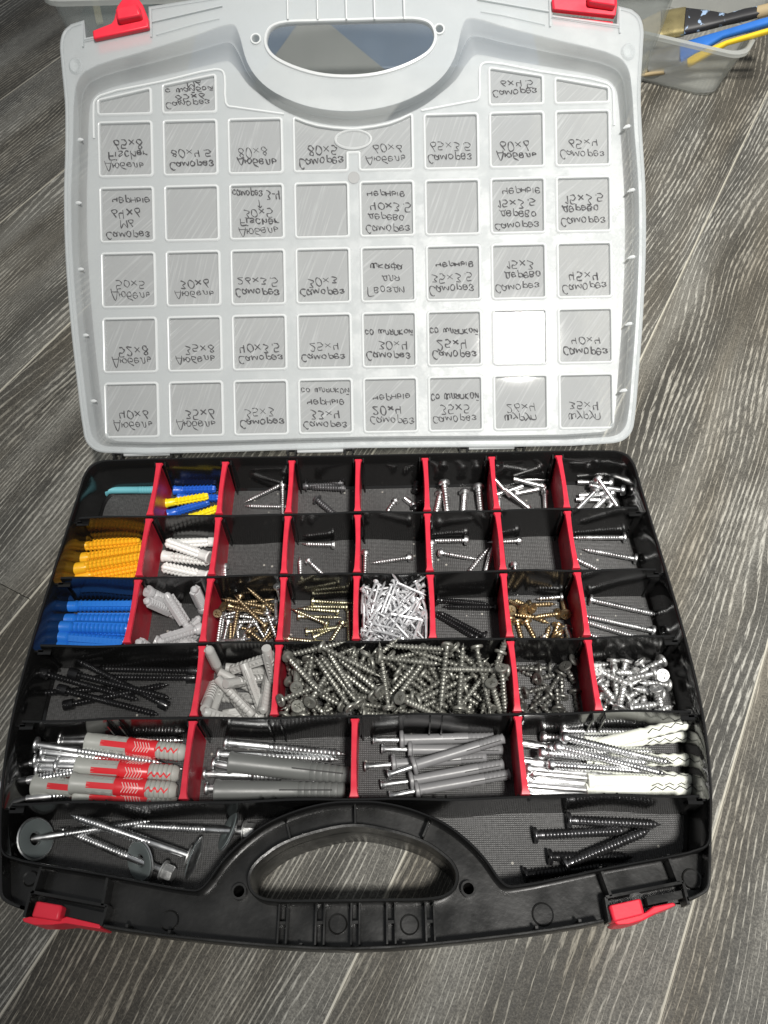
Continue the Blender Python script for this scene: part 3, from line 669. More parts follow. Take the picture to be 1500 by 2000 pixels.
# ================================================================ fasteners: every mesh lies along x, its head at -L/2 and its tip at +L/2
def cross_head(R_, x0, mb, n=20, dep=.03):
    """flat disc facing -x with a real cross recess"""
    c = []; a = R_ * .16; b = R_ * .62
    for q in range(4):
        for (u, v) in ((b, -a * .8), (b, a * .8), (a, a)):
            t = R(90 * q); c.append((u * math.cos(t) - v * math.sin(t), u * math.sin(t) + v * math.cos(t)))
    ring = circ(0, 0, R_, n); t = tessellate_polygon([[Vector((x, y, 0)) for x, y in ring], [Vector((x, y, 0)) for x, y in c]])
    fl = ring + c; k = len(ring)
    vs = [(x0, x, y) for x, y in fl] + [(x0 + dep, x * .75, y * .75) for x, y in c]; fs = []
    for p, q, r in t:
        A = (fl[q][0] - fl[p][0]) * (fl[r][1] - fl[p][1]) - (fl[q][1] - fl[p][1]) * (fl[r][0] - fl[p][0])
        fs.append((p, r, q) if A > 0 else (p, q, r))
    m_ = len(c)
    for j in range(m_): fs.append((k + j, k + (j + 1) % m_, k + m_ + (j + 1) % m_, k + m_ + j))
    fs.append(tuple(reversed(range(k + m_, k + 2 * m_))))
    mb.add(vs, fs)
def thread(mb, x0, x1, r, rt, p, tip=.12, n=10, per=4, blunt=False):
    """true helical thread from x0 to x1"""
    K = max(int((x1 - x0) / p * per), 6); rings = []
    for i in range(K + 1):
        x = x0 + (x1 - x0) * i / K; e = (x1 - x) / tip if not blunt else 1.
        e = min(1., max(.06, e)); g = min(1., (x - x0) / (p * 1.2) + .0)
        ring = []
        for j in range(n):
            a = 2 * math.pi * j / n; f = ((x - x0) / p - j / n) % 1.
            tr = max(0., 1 - abs(f - .5) * 3.4)
            q = (r + (rt - r) * tr * g) * (e if not blunt else 1)
            ring.append((x, q * math.cos(a), q * math.sin(a)))
        rings.append(ring)
    mb.loft(rings, cap=True)
def screw(L, r, rh, head='csk', pitch=.045, smooth=0., mat=ZINC, rt=None, blunt=False, n=10, split=True, tip=None, per=4):
    """returns (shank mesh, head mesh or None)"""
    rt = rt or r * 1.5; A = -L / 2; m = MB(); h = MB() if split else m
    hl = rh * .75
    if head == 'csk':
        h.lathe([(A + .012, rh * .995), (A + .022, rh), (A + .035, rh * .94), (A + hl * .7, rh * .45), (A + hl * 1.15, r * 1.02)], 18, cap=False)
        h.loft([[(A + .012, rh * .995 * math.cos(2 * math.pi * j / 18), rh * .995 * math.sin(2 * math.pi * j / 18)) for j in range(18)], [(A, rh * .94 * math.cos(2 * math.pi * j / 18), rh * .94 * math.sin(2 * math.pi * j / 18)) for j in range(18)]][::-1])
        cross_head(rh * .94, A, h, 18); x = A + hl * 1.1
    elif head == 'pan':
        h.lathe([(A + .008, rh * .80), (A + .022, rh * .93), (A + .045, rh), (A + .07, rh * .98), (A + .078, r * 1.2)], 18, cap=False)
        h.loft([[(A + d, q * math.cos(2 * math.pi * j / 18), q * math.sin(2 * math.pi * j / 18)) for j in range(18)] for d, q in ((0, rh * .66), (.008, rh * .80))])
        cross_head(rh * .66, A, h, 18); x = A + .07
    elif head == 'washer':
        h.lathe([(A + .0, rh * .5), (A + .02, rh * .62), (A + .04, rh * .66), (A + .046, rh), (A + .058, rh), (A + .062, r * 1.2)], 18, cap=False)
        cross_head(rh * .5, A, h, 18); x = A + .055
    elif head == 'socket':
        h.lathe([(A + .05, rh * .0 + .001), (A + .05, rh * .55), (A, rh * .58), (A, rh * .92), (A + .012, rh), (A + .13, rh), (A + .135, r)], 16, cap=False); x = A + .13
    elif head == 'hex':
        hx = [(math.cos(R(60 * i)), math.sin(R(60 * i))) for i in range(6)]
        h.loft([[(A + .0, a * rh * .86, b * rh * .86) for a, b in hx], [(A + .02, a * rh, b * rh) for a, b in hx], [(A + .12, a * rh, b * rh) for a, b in hx]], cap=True)
        h.lathe([(A + .12, rh * 1.12), (A + .125, rh * 1.28), (A + .14, rh * 1.28), (A + .145, r)], 18); x = A + .14
    elif head == 'nail':
        h.lathe([(A, rh * .6), (A + .006, rh), (A + .012, rh), (A + .03, r)], 8); x = A + .02
    if head == 'nail':
        m.lathe([(x, r), (L / 2 - .05, r), (L / 2, .002)], 6)
    else:
        s = x + smooth * (L - (x - A))
        if smooth: m.lathe([(x - .01, r * 1.08), (s - .01, r * 1.08), (s, r)], 12)
        thread(m, s, L / 2, r, rt, pitch, tip or min(.12, L * .2), n, per, blunt)
    me = m.mesh('screw', mat, 50)
    return me, (h.mesh('head', mat, 35) if split else None)

def anchor(L, r, kind, mat, n=14, mat2=None):
    A = -L / 2; B = L / 2
    m = MB()
    if kind == 'ribbed':                      # straight plug with rings of teeth and a split
        prof = [(A, r * .55), (A, r * 1.12), (A + .03, r * 1.12), (A + .05, r)]; x = A + .2 * L
        prof.append((x, r))
        while x < B - .1: prof += [(x + .008, r * .88), (x + .03, r * .93), (x + .055, r * 1.1), (x + .06, r * .9)]; x += .06
        prof += [(B - .03, r * .85), (B, r * .55)]
        m.lathe(prof, n)
        for s_ in (-1, 1): m.bar((A + .24 * L, 0, s_ * r * .62), (B - .04, 0, s_ * r * .62), r * .95, r * .42 * s_)
    elif kind == 'finned':                    # four lobed plug whose teeth stand out like saw blades
        for q in range(4):
            a = R(45 + 90 * q); cy = math.cos(a) * r * .42; cz = math.sin(a) * r * .42; pr = []
            x = A + .22 * L; pr = [(A, r * .5), (A + .2 * L, r * .5)]
            while x < B - .07: pr += [(x, r * .38), (x + .012, r * .4), (x + .05, r * .66), (x + .054, r * .38)]; x += .058
            pr += [(B - .02, r * .4), (B, r * .2)]
            m.T = Matrix.Translation((0, cy, cz)); m.lathe(pr, 8); m.T = None
        m.lathe([(A - .0, r * .5), (A, r * 1.08), (A + .025, r * 1.1), (A + .04, r * .95), (A + .2 * L, r * .92), (A + .22 * L, r * .6)], n)
    elif kind == 'flare':                     # long plug with a flared collar, plain neck, ringed split end
        m.lathe([(A, r * .75), (A, r * 1.75), (A + .022, r * 1.78), (A + .05, r * 1.15), (A + .1, r), (B - .36 * L, r * .95), (B - .35 * L, r * 1.0)] +
                [(B - .35 * L + .35 * L * i / 6 * .9 + d, r * q) for i in range(6) for d, q in ((.002, .9), (.012, 1.), (.04, .97))] + [(B - .02, r * .8), (B, r * .5)], n)
        for s_ in (-1, 1): m.bar((B - .45 * L, s_ * r * .93, -.004), (B - .05, s_ * r * .93, -.004), r * .15, .008)
    elif kind == 'dowel':                     # short grey plug with arrow teeth and lengthwise slot
        m.lathe([(A, r * .6), (A, r * 1.0), (A + .012, r * 1.04), (A + .3 * L, r)] + [(A + .3 * L + .09 * L * i + d, r * q) for i in range(7) for d, q in ((.0, .98), (.01, .86), (.02, .86), (.034, 1.06))] + [(B - .02, r * .95), (B, r * .6)], 10)
        for s_ in (-1, 1):
            m.bar((A + .12 * L, s_ * r * .5, r * .45), (B - .03, s_ * r * .5, r * .45), r * .6, r * .5)
    elif kind == 'collar':                    # thin milky plug: hollow round mouth, toothed sides, slot
        m.lathe([(A + .06, r * .55), (A, r * .62), (A, r * 1.45), (A + .02, r * 1.5), (A + .09, r * 1.25), (A + .10, r * .9)] + [(A + .12 + (L - .2) * i / 9 + d, r * q) for i in range(9) for d, q in ((.0, .82), (.035, 1.22), (.04, .84))] + [(B - .03, r * .9), (B, r * .5)], n)
        for s_ in (-1, 1): m.bar((A + .14, 0, s_ * r * .7), (B - .06, 0, s_ * r * .7), r * 1.3, r * .6 * s_)
    elif kind == 'wavy':                      # white plug, flared mouth, tapering, wavy ends
        m.lathe([(A, r * .8), (A, r * 1.35), (A + .03, r * 1.3), (A + .1, r * 1.05), (A + .5 * L, r * .95)] + [(A + .5 * L + .5 * L * i / 8, r * q) for i in range(8) for q in ((.82 if i % 2 else 1.02) * (1 - .02 * i),)] + [(B - .02, r * .85), (B, r * .5)], n)
    return m.mesh('anchor_plug', mat, 40)

def pose(a, b, roll=0.):
    """matrix that lays a mesh with its head at point a's end and its tip towards b"""
    a = Vector(a); b = Vector(b); q = Vector((1, 0, 0)).rotation_difference((b - a).normalized())
    return Matrix.Translation((a + b) / 2 * S) @ q.to_matrix().to_4x4() @ Matrix.Rotation(roll, 4, 'X')
def A3(p): v = at(p[0], p[1], ZB + p[2]); return v
rr = random.Random(5)
def put(name, me, a, b, label, cat, group=None, head=None, roll=None, extra=()):
    """a, b: picture points with their heights over the compartment base"""
    o = inst(name, me, None, pose(A3(a), A3(b), rr.uniform(0, 6.28) if roll is None else roll))
    if head is not None: inst('head', head, o)
    for nm, mm in extra: inst(nm, mm, o)
    return tag(o, label, cat, group)

# ---- back row
put('anchor_plug', anchor(.80, .060, 'flare', TEAL), (209, 957, .08), (304, 957, .07), 'single teal green anchor plug alone in the corner compartment', 'anchor plug')
ab = anchor(.66, .072, 'finned', BLUE); ay = anchor(.66, .068, 'finned', YELL); g = 'blue and yellow anchor plugs in the second compartment of the back row'
put('anchor_plug', ab, (333, 958, .08), (428, 955, .08), 'blue finned anchor plug rearmost beside the back wall, with its barbs standing up', 'anchor plug', g)
put('anchor_plug', ab, (341, 972, .07), (436, 973, .07), 'blue anchor plug half hidden under the upper yellow plug', 'anchor plug', g)
put('anchor_plug', ay, (318, 984, .19), (412, 968, .19), 'yellow anchor plug lying uppermost across the blue plugs', 'anchor plug', g)
put('anchor_plug', ab, (322, 1006, .08), (414, 978, .08), 'blue anchor plug slanting in front, just under the upper yellow plug', 'anchor plug', g)
put('anchor_plug', ay, (372, 1012, .08), (450, 984, .08), 'yellow anchor plug in front, half cut off by the red divider', 'anchor plug', g)
z1 = screw(.66, .026, .062, 'csk', .035, 0, ZINC); g = 'silver screws in the third compartment of the back row'
put('screw', z1[0], (555, 944, .12), (476, 982, .04), 'silver countersunk screw slanting, its head up against the red divider', 'screw', g, z1[1])
put('screw', z1[0], (558, 990, .06), (478, 988, .04), 'silver countersunk screw lying level in front of the slanting one', 'screw', g, z1[1])
put('screw', z1[0], (552, 952, .2), (553, 1020, .06), 'silver screw lying from back to front along the red divider', 'screw', g, z1[1])
d1 = screw(.62, .04, .085, 'washer', .04, 0, PHOS2, rt=.058); g = 'dull dark grey wide-head screws in the fourth back compartment'
put('screw', d1[0], (592, 950, .09), (668, 945, .06), 'dark grey wide-head screw level at the back, head by the nearer red divider', 'screw', g, d1[1])
put('screw', d1[0], (672, 945, .09), (594, 932, .15), 'dark grey wide-head screw lying over its neighbour, head towards the middle divider', 'screw', g, d1[1])
put('screw', d1[0], (672, 954, .07), (600, 951, .06), 'dark grey screw underneath the crossing pair of dark screws', 'screw', g, d1[1])
put('screw', d1[0], (621, 977, .08), (664, 1014, .06), 'dark grey screw lying alone in front, pointing at the partition', 'screw', g, d1[1])
s2 = screw(.26, .032, .058, 'csk', .04, 0, ZINC); s3 = screw(.22, .036, .05, 'pan', .03, 0, BRIGHT, blunt=True); g = 'few tiny screws in the fifth back compartment'
put('screw', s2[0], (772, 978, .07), (756, 1000, .05), 'tiny silver countersunk screw standing askew', 'screw', g, s2[1])
put('screw', s3[0], (810, 988, .06), (792, 974, .05), 'tiny bright machine screw with washer beside a black one', 'screw', g, s3[1])
s4 = screw(.2, .05, .07, 'pan', .04, 0, BLKS, blunt=True)
put('screw', s4[0], (807, 996, .07), (824, 984, .07), 'tiny black screw touching the bright machine screw', 'screw', g, s4[1])
put('screw', s4[0], (812, 962, .10), (816, 942, .1), 'tiny black screw leaning on the red divider near the back wall', 'screw', g, s4[1])
p1 = screw(.66, .042, .088, 'pan', .042, 0, ZINC, rt=.056); g = 'four thick pan-head screws in the sixth back compartment'
put('screw', p1[0], (867, 938, .28), (876, 1018, .06), 'thick pan-head screw with its head raised highest against the back wall', 'screw', g, p1[1])
put('screw', p1[0], (862, 958, .07), (846, 1030, .06), 'thick pan-head screw lying under the raised one by the divider', 'screw', g, p1[1])
put('screw', p1[0], (908, 956, .12), (903, 1030, .06), 'thick pan-head screw lying alone in the compartment middle', 'screw', g, p1[1])
put('screw', p1[0], (934, 946, .18), (942, 1022, .06), 'thick pan-head screw nearest the divider of the bolt compartment', 'screw', g, p1[1])
b1 = screw(.50, .034, .055, 'pan', .03, 0, BRIGHT, rt=.038, blunt=True, per=4); b2 = screw(.55, .036, .085, 'pan', .03, 0, BRIGHT, rt=.040, blunt=True)
g = 'furniture bolts in the seventh back compartment'
for a, b, l in (((1003, 938, .1), (1068, 936, .07), 'bright machine bolt lying straight along the back'), ((1068, 952, .16), (1000, 934, .16), 'bright machine bolt resting slantwise over the rear one'),
                ((1000, 966, .07), (1070, 952, .08), 'bright machine bolt in the middle of its heap'), ((1022, 984, .12), (1000, 966, .2), 'short bright bolt showing its cross recess in front'),
                ((962, 968, .1), (1020, 950, .15), 'bright machine bolt leaning up over the heap from the divider'), ((963, 932, .2), (990, 962, .1), 'bright machine bolt leaning on the divider corner'),
                ((1064, 956, .12), (1066, 1014, .06), 'bright machine bolt lying from back to front by the next divider'), ((974, 972, .1), (976, 1020, .06), 'bright machine bolt lying along the first divider')):
    put('machine_bolt', b1[0], a, b, l, 'bolt', g, b1[1])
g = 'longer pan-head bolts in the far corner compartment of the back row'
for a, b, l in (((1162, 926, .34), (1208, 992, .12), 'bright bolt with a wide round head lying on top of the corner heap'), ((1210, 944, .12), (1116, 941, .09), 'bright bolt lying straight along the back wall'),
                ((1208, 962, .16), (1125, 968, .1), 'bright bolt in the corner heap, middle of three level ones'), ((1210, 978, .08), (1112, 975, .07), 'bright bolt in the corner heap, lowest of three level ones'),
                ((1160, 962, .16), (1128, 994, .12), 'bright bolt slanting under the top bolt'), ((1178, 978, .12), (1148, 1006, .06), 'bright bolt tipped forward beside the slanting one'), ((1192, 988, .1), (1170, 1012, .06), 'bright bolt nearly hidden by the partition in the corner compartment'),
                ((1206, 956, .26), (1168, 950, .2), 'bright bolt whose head rests against the case corner')):
    put('machine_bolt', b2[0], a, b, l, 'bolt', g, b2[1])
# ---- second row
ao = anchor(1.02, .095, 'finned', ORAN); g = 'orange anchor plugs'
for a, b, l in (((140, 1068, .12), (277, 1056, .12), 'orange anchor plug rearmost in its compartment, against the partition'), ((143, 1093, .14), (280, 1073, .14), 'orange anchor plug second from the partition'),
                ((141, 1112, .22), (276, 1089, .22), 'orange anchor plug uppermost, third from the partition'), ((150, 1130, .1), (284, 1104, .1), 'orange anchor plug lowest in front, partly under the uppermost one'),
                ((146, 1146, .1), (276, 1126, .1), 'orange anchor plug in front, cut off by the partition')):
    put('anchor_plug', ao, a, b, l, 'anchor plug', g)
aw = anchor(.72, .085, 'finned', WHITE); g = 'opaque white anchor plugs in the second row'
for a, b, l in (((420, 1058, .1), (340, 1062, .1), 'white anchor plug rearmost, lying level against the partition'), ((418, 1092, .24), (316, 1055, .26), 'white anchor plug uppermost, crossing the others slantwise'),
                ((318, 1086, .1), (410, 1096, .1), 'white anchor plug lying under the crossing one'), ((414, 1128, .1), (310, 1106, .1), 'white anchor plug in front with its pointed end free')):
    put('anchor_plug', aw, a, b, l, 'anchor plug', g)
z2 = screw(.50, .03, .066, 'csk', .036, 0, ZINC, rt=.042); g = 'loose screws in the fourth compartment of the second row'
put('screw', z2[0], (653, 1064, .07), (588, 1062, .05), 'silver screw lying level by itself near the partition', 'screw', g, z2[1])
put('screw', z2[0], (608, 1100, .07), (640, 1130, .05), 'silver screw slanting towards the front partition, head uppermost', 'screw', g, z2[1])
put('screw', z2[0], (588, 1140, .05), (586, 1092, .1), 'silver screw with only its pointed end showing above the partition', 'screw', g, z2[1])
z3 = screw(.62, .028, .068, 'pan', .036, 0, ZINC, rt=.04); g = 'two reddish-headed screws in the fifth compartment of the second row'
put('screw', z3[0], (806, 1088, .07), (724, 1100, .05), 'silver pan-head screw lying level in an otherwise bare compartment', 'screw', g, z3[1])
put('screw', z3[0], (714, 1086, .16), (712, 1142, .05), 'silver pan-head screw pushed against the middle red divider', 'screw', g, z3[1])
z4 = screw(.60, .028, .072, 'pan', .036, 0, ZINC, rt=.04); g = 'screws in the sixth compartment of the second row'
for a, b, l in (((912, 1055, .1), (842, 1056, .07), 'silver pan-head screw lying level along the rear partition'), ((858, 1079, .08), (930, 1092, .05), 'silver pan-head screw lying slantwise, head towards the red divider'),
                ((912, 1122, .06), (948, 1078, .18), 'silver screw with its point raised in the air'), ((946, 1126, .1), (958, 1080, .18), 'silver screw with its point raised beside the divider'), ((843, 1062, .2), (844, 1126, .06), 'silver screw lying from back to front along the divider')):
    put('screw', z4[0], a, b, l, 'screw', g, z4[1])
z5 = screw(.52, .026, .06, 'pan', .036, 0, ZINC, rt=.036); g = 'lone screws in the nearly empty seventh compartment of the second row'
put('screw', z5[0], (1016, 1056, .07), (955, 1059, .05), 'silver screw sticking out from the divider in the nearly empty compartment', 'screw', g, z5[1])
put('screw', z5[0], (1006, 1110, .1), (1010, 1150, .05), 'silver screw of which little more than the head shows over the partition', 'screw', g, z5[1])
put('screw', z5[0], (440, 1116, .1), (442, 1152, .05), 'silver screw head peeping over the partition in the empty third compartment', 'screw', g, z5[1])
z6 = screw(.80, .032, .08, 'csk', .036, 0, ZINC, rt=.044); g = 'long silver screws in the end compartment of the second row'
put('screw', z6[0], (1219, 1050, .08), (1118, 1050, .05), 'long silver countersunk screw lying level along the partition', 'screw', g, z6[1])
put('screw', z6[0], (1244, 1092, .08), (1136, 1072, .05), 'long silver countersunk screw slanting, head towards the case side', 'screw', g, z6[1])
put('screw', z6[0], (1210, 1134, .05), (1122, 1090, .05), 'long silver screw in front, half hidden by the partition', 'screw', g, z6[1])
# ---- third row
abl = anchor(1.05, .085, 'ribbed', BLUE2); g = 'long bright blue anchor plugs'
for a, b, l in (((126, 1184, .1), (262, 1183, .1), 'long blue anchor plug rearmost in the compartment'), ((121, 1210, .09), (258, 1210, .09), 'long blue anchor plug in the middle with an open split end'),
                ((112, 1224, .16), (254, 1228, .16), 'long blue anchor plug lying over the middle one'), ((106, 1243, .12), (246, 1254, .1), 'long blue anchor plug foremost, slanting to the partition'), ((104, 1262, .08), (246, 1270, .08), 'long blue anchor plug hidden lowest at the partition')):
    put('anchor_plug', abl, a, b, l, 'anchor plug', g)
yz = screw(.62, .024, .058, 'csk', .036, 0, YZINC, rt=.034); g = 'pale yellowish screws in the fourth compartment of the third row'
for a, b, l in (((613, 1174, .08), (688, 1178, .05), 'yellowish screw rearmost, head away from the divider'), ((680, 1186, .07), (594, 1184, .05), 'yellowish screw second from the rear partition'), ((658, 1194, .08), (582, 1188, .05), 'yellowish screw lying level under the second one'),
                ((584, 1204, .08), (664, 1206, .05), 'yellowish screw with its head by the red divider'), ((640, 1219, .14), (567, 1188, .1), 'yellowish screw lying slantwise across the rest'), ((597, 1234, .1), (682, 1222, .06), 'yellowish screw in front pointing at the nail compartment'),
                ((616, 1243, .05), (686, 1212, .07), 'yellowish screw crossing beneath the front one'), ((654, 1240, .16), (640, 1262, .06), 'yellowish screw standing askew by the front partition'), ((568, 1248, .05), (640, 1256, .05), 'yellowish screw almost hidden along the front partition'),
                ((682, 1250, .08), (680, 1188, .08), 'yellowish screw lying along the divider of the nail compartment')):
    put('screw', yz[0], a, b, l, 'screw', g, yz[1])
bk = screw(.78, .032, .078, 'csk', .034, 0, BLKS, rt=.05); g = 'black screws in the sixth compartment of the third row'
for a, b, l in (((858, 1172, .14), (952, 1180, .05), 'black countersunk screw with its head near the red divider, rearmost'), ((964, 1186, .09), (868, 1185, .05), 'black countersunk screw lying opposite to the rearmost one'),
                ((942, 1240, .10), (858, 1196, .09), 'black countersunk screw slanting forward, foremost'), ((924, 1242, .08), (850, 1198, .05), 'black countersunk screw slanting beneath the foremost one')):
    put('screw', bk[0], a, b, l, 'screw', g, bk[1])
z7 = screw(1.0, .032, .076, 'csk', .034, 0, ZINC, rt=.045); g = 'longest silver screws in the end compartment of the third row'
for a, b, l in (((1152, 1171, .09), (1290, 1202, .06), 'long silver screw slanting with its point to the case side'), ((1276, 1232, .08), (1140, 1202, .07), 'long silver screw of the slanting pair, rear one'), ((1262, 1250, .08), (1136, 1212, .07), 'long silver screw of the slanting pair, front one'),
                ((1240, 1270, .06), (1130, 1232, .05), 'long silver screw in front, nearly hidden by the partition')):
    put('screw', z7[0], a, b, l, 'screw', g, z7[1])
# ---- fourth row: long black cap screws
bc = screw(1.42, .036, .072, 'socket', .042, 0, BLKS, rt=.052, n=10); g = 'long black cap-head screws'
for a, b, l in (((96, 1318, .30), (254, 1362, .1), 'long black cap screw whose bright-edged head lies highest near the case side'), ((136, 1314, .34), (334, 1364, .12), 'long black cap screw crossing the heap with its head in the upper part'),
                ((78, 1354, .08), (234, 1342, .10), 'long black cap screw lying lowest with its head near the case side'), ((124, 1348, .24), (302, 1394, .06), 'long black cap screw slanting towards the front partition'), ((126, 1378, .10), (330, 1336, .16), 'long black cap screw foremost with a broad cap head'),
                ((376, 1324, .10), (184, 1322, .16), 'long black cap screw with its head against the red divider'), ((320, 1376, .10), (156, 1292, .34), 'long black cap screw with its point raised highest'), ((368, 1310, .10), (210, 1306, .10), 'long black cap screw lying level along the rear partition')):
    put('cap_screw', bc[0], a, b, l, 'screw', g, bc[1])
# ---- fifth row: nylon anchors with red cores and their screws
def duo(L, r):
    A = -L / 2; B = L / 2; m = MB()
    m.lathe([(A, r * .8), (A, r * 1.18), (A + .02, r * 1.2), (A + .06, r * 1.04), (A + .40 * L, r), (A + .41 * L, r * .9), (A + .72 * L, r * .9), (A + .73 * L, r * .97)] +
            [(A + .73 * L + .045 * L * i + d, r * q) for i in range(5) for d, q in ((.0, .98), (.02, .94), (.03, .84), (.04, .98))] + [(B - .03, r * .85), (B, r * .55)], 18)
    for q in range(4):                       # barbs
        for j in range(3):
            x = A + (.14 + .09 * j) * L; m.T = Matrix.Rotation(R(45 + 90 * q), 4, 'X')
            m.add([(x, -.012, r * .98), (x, .012, r * .98), (x + .07 * L, -.016, r * 1.16), (x + .07 * L, .016, r * 1.16), (x + .085 * L, -.012, r * .95), (x + .085 * L, .012, r * .95)], [(0, 1, 3, 2), (2, 3, 5, 4), (0, 2, 4), (1, 5, 3)])
    m.T = None; sleeve = m.mesh('anchor_plug', GREYP, 38)
    c = MB()                                 # red core showing through: bands, windows, wavy tongue
    c.lathe([(A + .41 * L, r * .915), (A + .415 * L, r * .97), (A + .70 * L, r * .97), (A + .71 * L, r * .9)], 18, cap=False)
    for q in range(4):
        a0 = R(90 * q)
        def strip(x0, x1, w0, f=0., nn=10):
            vs = []; fs = []
            for i in range(nn + 1):
                x = x0 + (x1 - x0) * i / nn; cc = f * math.sin(i * 1.7)
                for s_ in (-1, 0, 1): t = a0 + cc + s_ * w0 / 2; vs.append((x, r * 1.035 * math.cos(t), r * 1.035 * math.sin(t)))
            for i in range(nn):
                for s_ in (0, 1): k = i * 3 + s_; fs.append((k, k + 1, k + 4, k + 3))
            c.add(vs, fs)
        strip(A + .16 * L, A + .43 * L, .62); strip(A + .70 * L, A + .93 * L, .24, .22, 14)
    core = c.mesh('red_core', pm('red_core_plastic', (.70, .03, .04), .35) if 'red_core_plastic' not in bpy.data.materials else bpy.data.materials['red_core_plastic'], 38)
    g_ = MB()                                # moulded pale chevrons on the red band
    for q in range(4):
        for j in range(6):
            x = A + (.49 + .028 * j) * L
            for s_ in (-1, 1):
                a = R(90 * q); t1 = a; t2 = a + s_ * .55
                P0 = (x + .035, r * .985 * math.cos(t1), r * .985 * math.sin(t1)); P1 = (x, r * .985 * math.cos(t2), r * .985 * math.sin(t2))
                g_.bar(P0, P1, .009, .006, up=(0, math.cos((t1 + t2) / 2), math.sin((t1 + t2) / 2)))
    chev = g_.mesh('chevron_mark', bpy.data.materials.get('chevron_pale') or pm('chevron_pale', (.75, .55, .52), .5), smooth=False)
    return sleeve, core, chev
du = duo(1.30, .115)
g = 'grey anchor plugs with red cores'
for a, b, l, ro in (((174, 1449, .24), (362, 1470, .24), 'grey anchor plug with red core, rearmost and highest of its heap', .2), ((150, 1497, .22), (352, 1512, .16), 'grey anchor plug with red core, second from the rear, mouth open to the case side', .5),
                ((136, 1529, .3), (350, 1545, .2), 'grey anchor plug with red core lying over its neighbours', .3), ((148, 1552, .14), (350, 1574, .12), 'grey anchor plug with red core foremost at the partition', .3), ((82, 1534, .12), (250, 1550, .12), 'grey anchor plug with red core almost buried, only its mouth showing', .2)):
    put('anchor_plug', du[0], a, b, l, 'anchor plug', g, roll=ro, extra=(('red_core', du[1]), ('chevron_mark', du[2])))
ls = screw(1.62, .047, .10, 'csk', .042, .30, BRIGHT, rt=.060); g = 'long bright screws lying among the red-cored plugs'
for a, b, l in (((55, 1452, .36), (330, 1492, .16), 'long bright screw rearmost, its big cone head by the case side'), ((60, 1467, .30), (352, 1497, .10), 'long bright screw just in front of the rearmost, heads overlapping'), ((112, 1449, .10), (362, 1446, .12), 'long bright screw beneath the rear plug with its point showing by the divider'),
                ((32, 1492, .14), (300, 1478, .08), 'long bright screw with its head closest to the case side'), ((62, 1502, .12), (330, 1510, .06), 'long bright screw in the middle of the fan of heads'), ((110, 1496, .24), (360, 1502, .1), 'long bright screw whose head rests over the middle of the fan'),
                ((32, 1528, .14), (190, 1500, .22), 'long bright screw slanting upwards beneath the plugs'), ((46, 1561, .12), (240, 1540, .12), 'long bright screw foremost, head near the front partition'), ((88, 1485, .2), (300, 1490, .1), 'long bright screw half buried behind the middle heads')):
    put('screw', ls[0], a, b, l, 'screw', g, ls[1])
# second long compartment: dark grey plugs and screws
gs = screw(1.55, .046, .082, 'csk', .052, .34, ZINC, rt=.064); g = 'thick silver screws beside the dark grey plugs'
for a, b, l in (((431, 1449, .22), (683, 1474, .08), 'thick silver screw rearmost in its long compartment'), ((414, 1472, .12), (672, 1484, .06), 'thick silver screw just behind the rear dark grey plug'), ((394, 1511, .12), (640, 1520, .06), 'thick silver screw between the two dark grey plugs')):
    put('screw', gs[0], a, b, l, 'screw', g, gs[1])
dg = anchor(1.62, .105, 'ribbed', GREYD) if False else None
def plug_long(L, r, mat, mouth=1.18, slot=True):
    A = -L / 2; B = L / 2; m = MB()
    m.lathe([(A + .1, r * .5), (A, r * .8), (A, r * mouth), (A + .025, r * mouth * 1.01), (A + .07, r * 1.03), (B - .42 * L, r), (B - .41 * L, r * .97)] +
            [(B - .36 * L + .05 * L * i + d, r * q * (1 - .02 * i)) for i in range(7) for d, q in ((.0, .97), (.006, .90), (.03, .93), (.066, 1.0))] + [(B - .01, r * .75), (B, r * .5)], 18)
    body = m.mesh('anchor_plug', mat, 38)
    c = MB()
    for q in (0, 90, 180, 270):
        c.T = Matrix.Rotation(R(q), 4, 'X'); c.bar((B - .50 * L, 0, r * .97), (B - .10 * L, 0, r * .90), .016, .014)
    c.T = None
    return body, c.mesh('slot', bpy.data.materials.get('dark_slot') or pm('dark_slot', (.03, .03, .03), .7), smooth=False)
pg = plug_long(1.62, .125, GREYD); g = 'thick dark grey anchor plugs'
for a, b, l in (((440, 1488, .16), (706, 1517, .14), 'thick dark grey anchor plug at the rear of its compartment, tip at the divider'), ((416, 1545, .16), (680, 1545, .14), 'thick dark grey anchor plug lying level by the front partition')):
    put('anchor_plug', pg[0], a, b, l, 'anchor plug', g, roll=.15, extra=(('slot', pg[1]),))
put('screw', gs[0], (425, 1492, .13), (640, 1530, .1), 'thick silver screw head just showing beside the rear dark plug mouth', 'screw', 'thick silver screws beside the dark grey plugs', gs[1])
put('screw', gs[0], (404, 1540, .13), (640, 1548, .1), 'thick silver screw head showing behind the mouth of the front dark plug', 'screw', 'thick silver screws beside the dark grey plugs', gs[1])
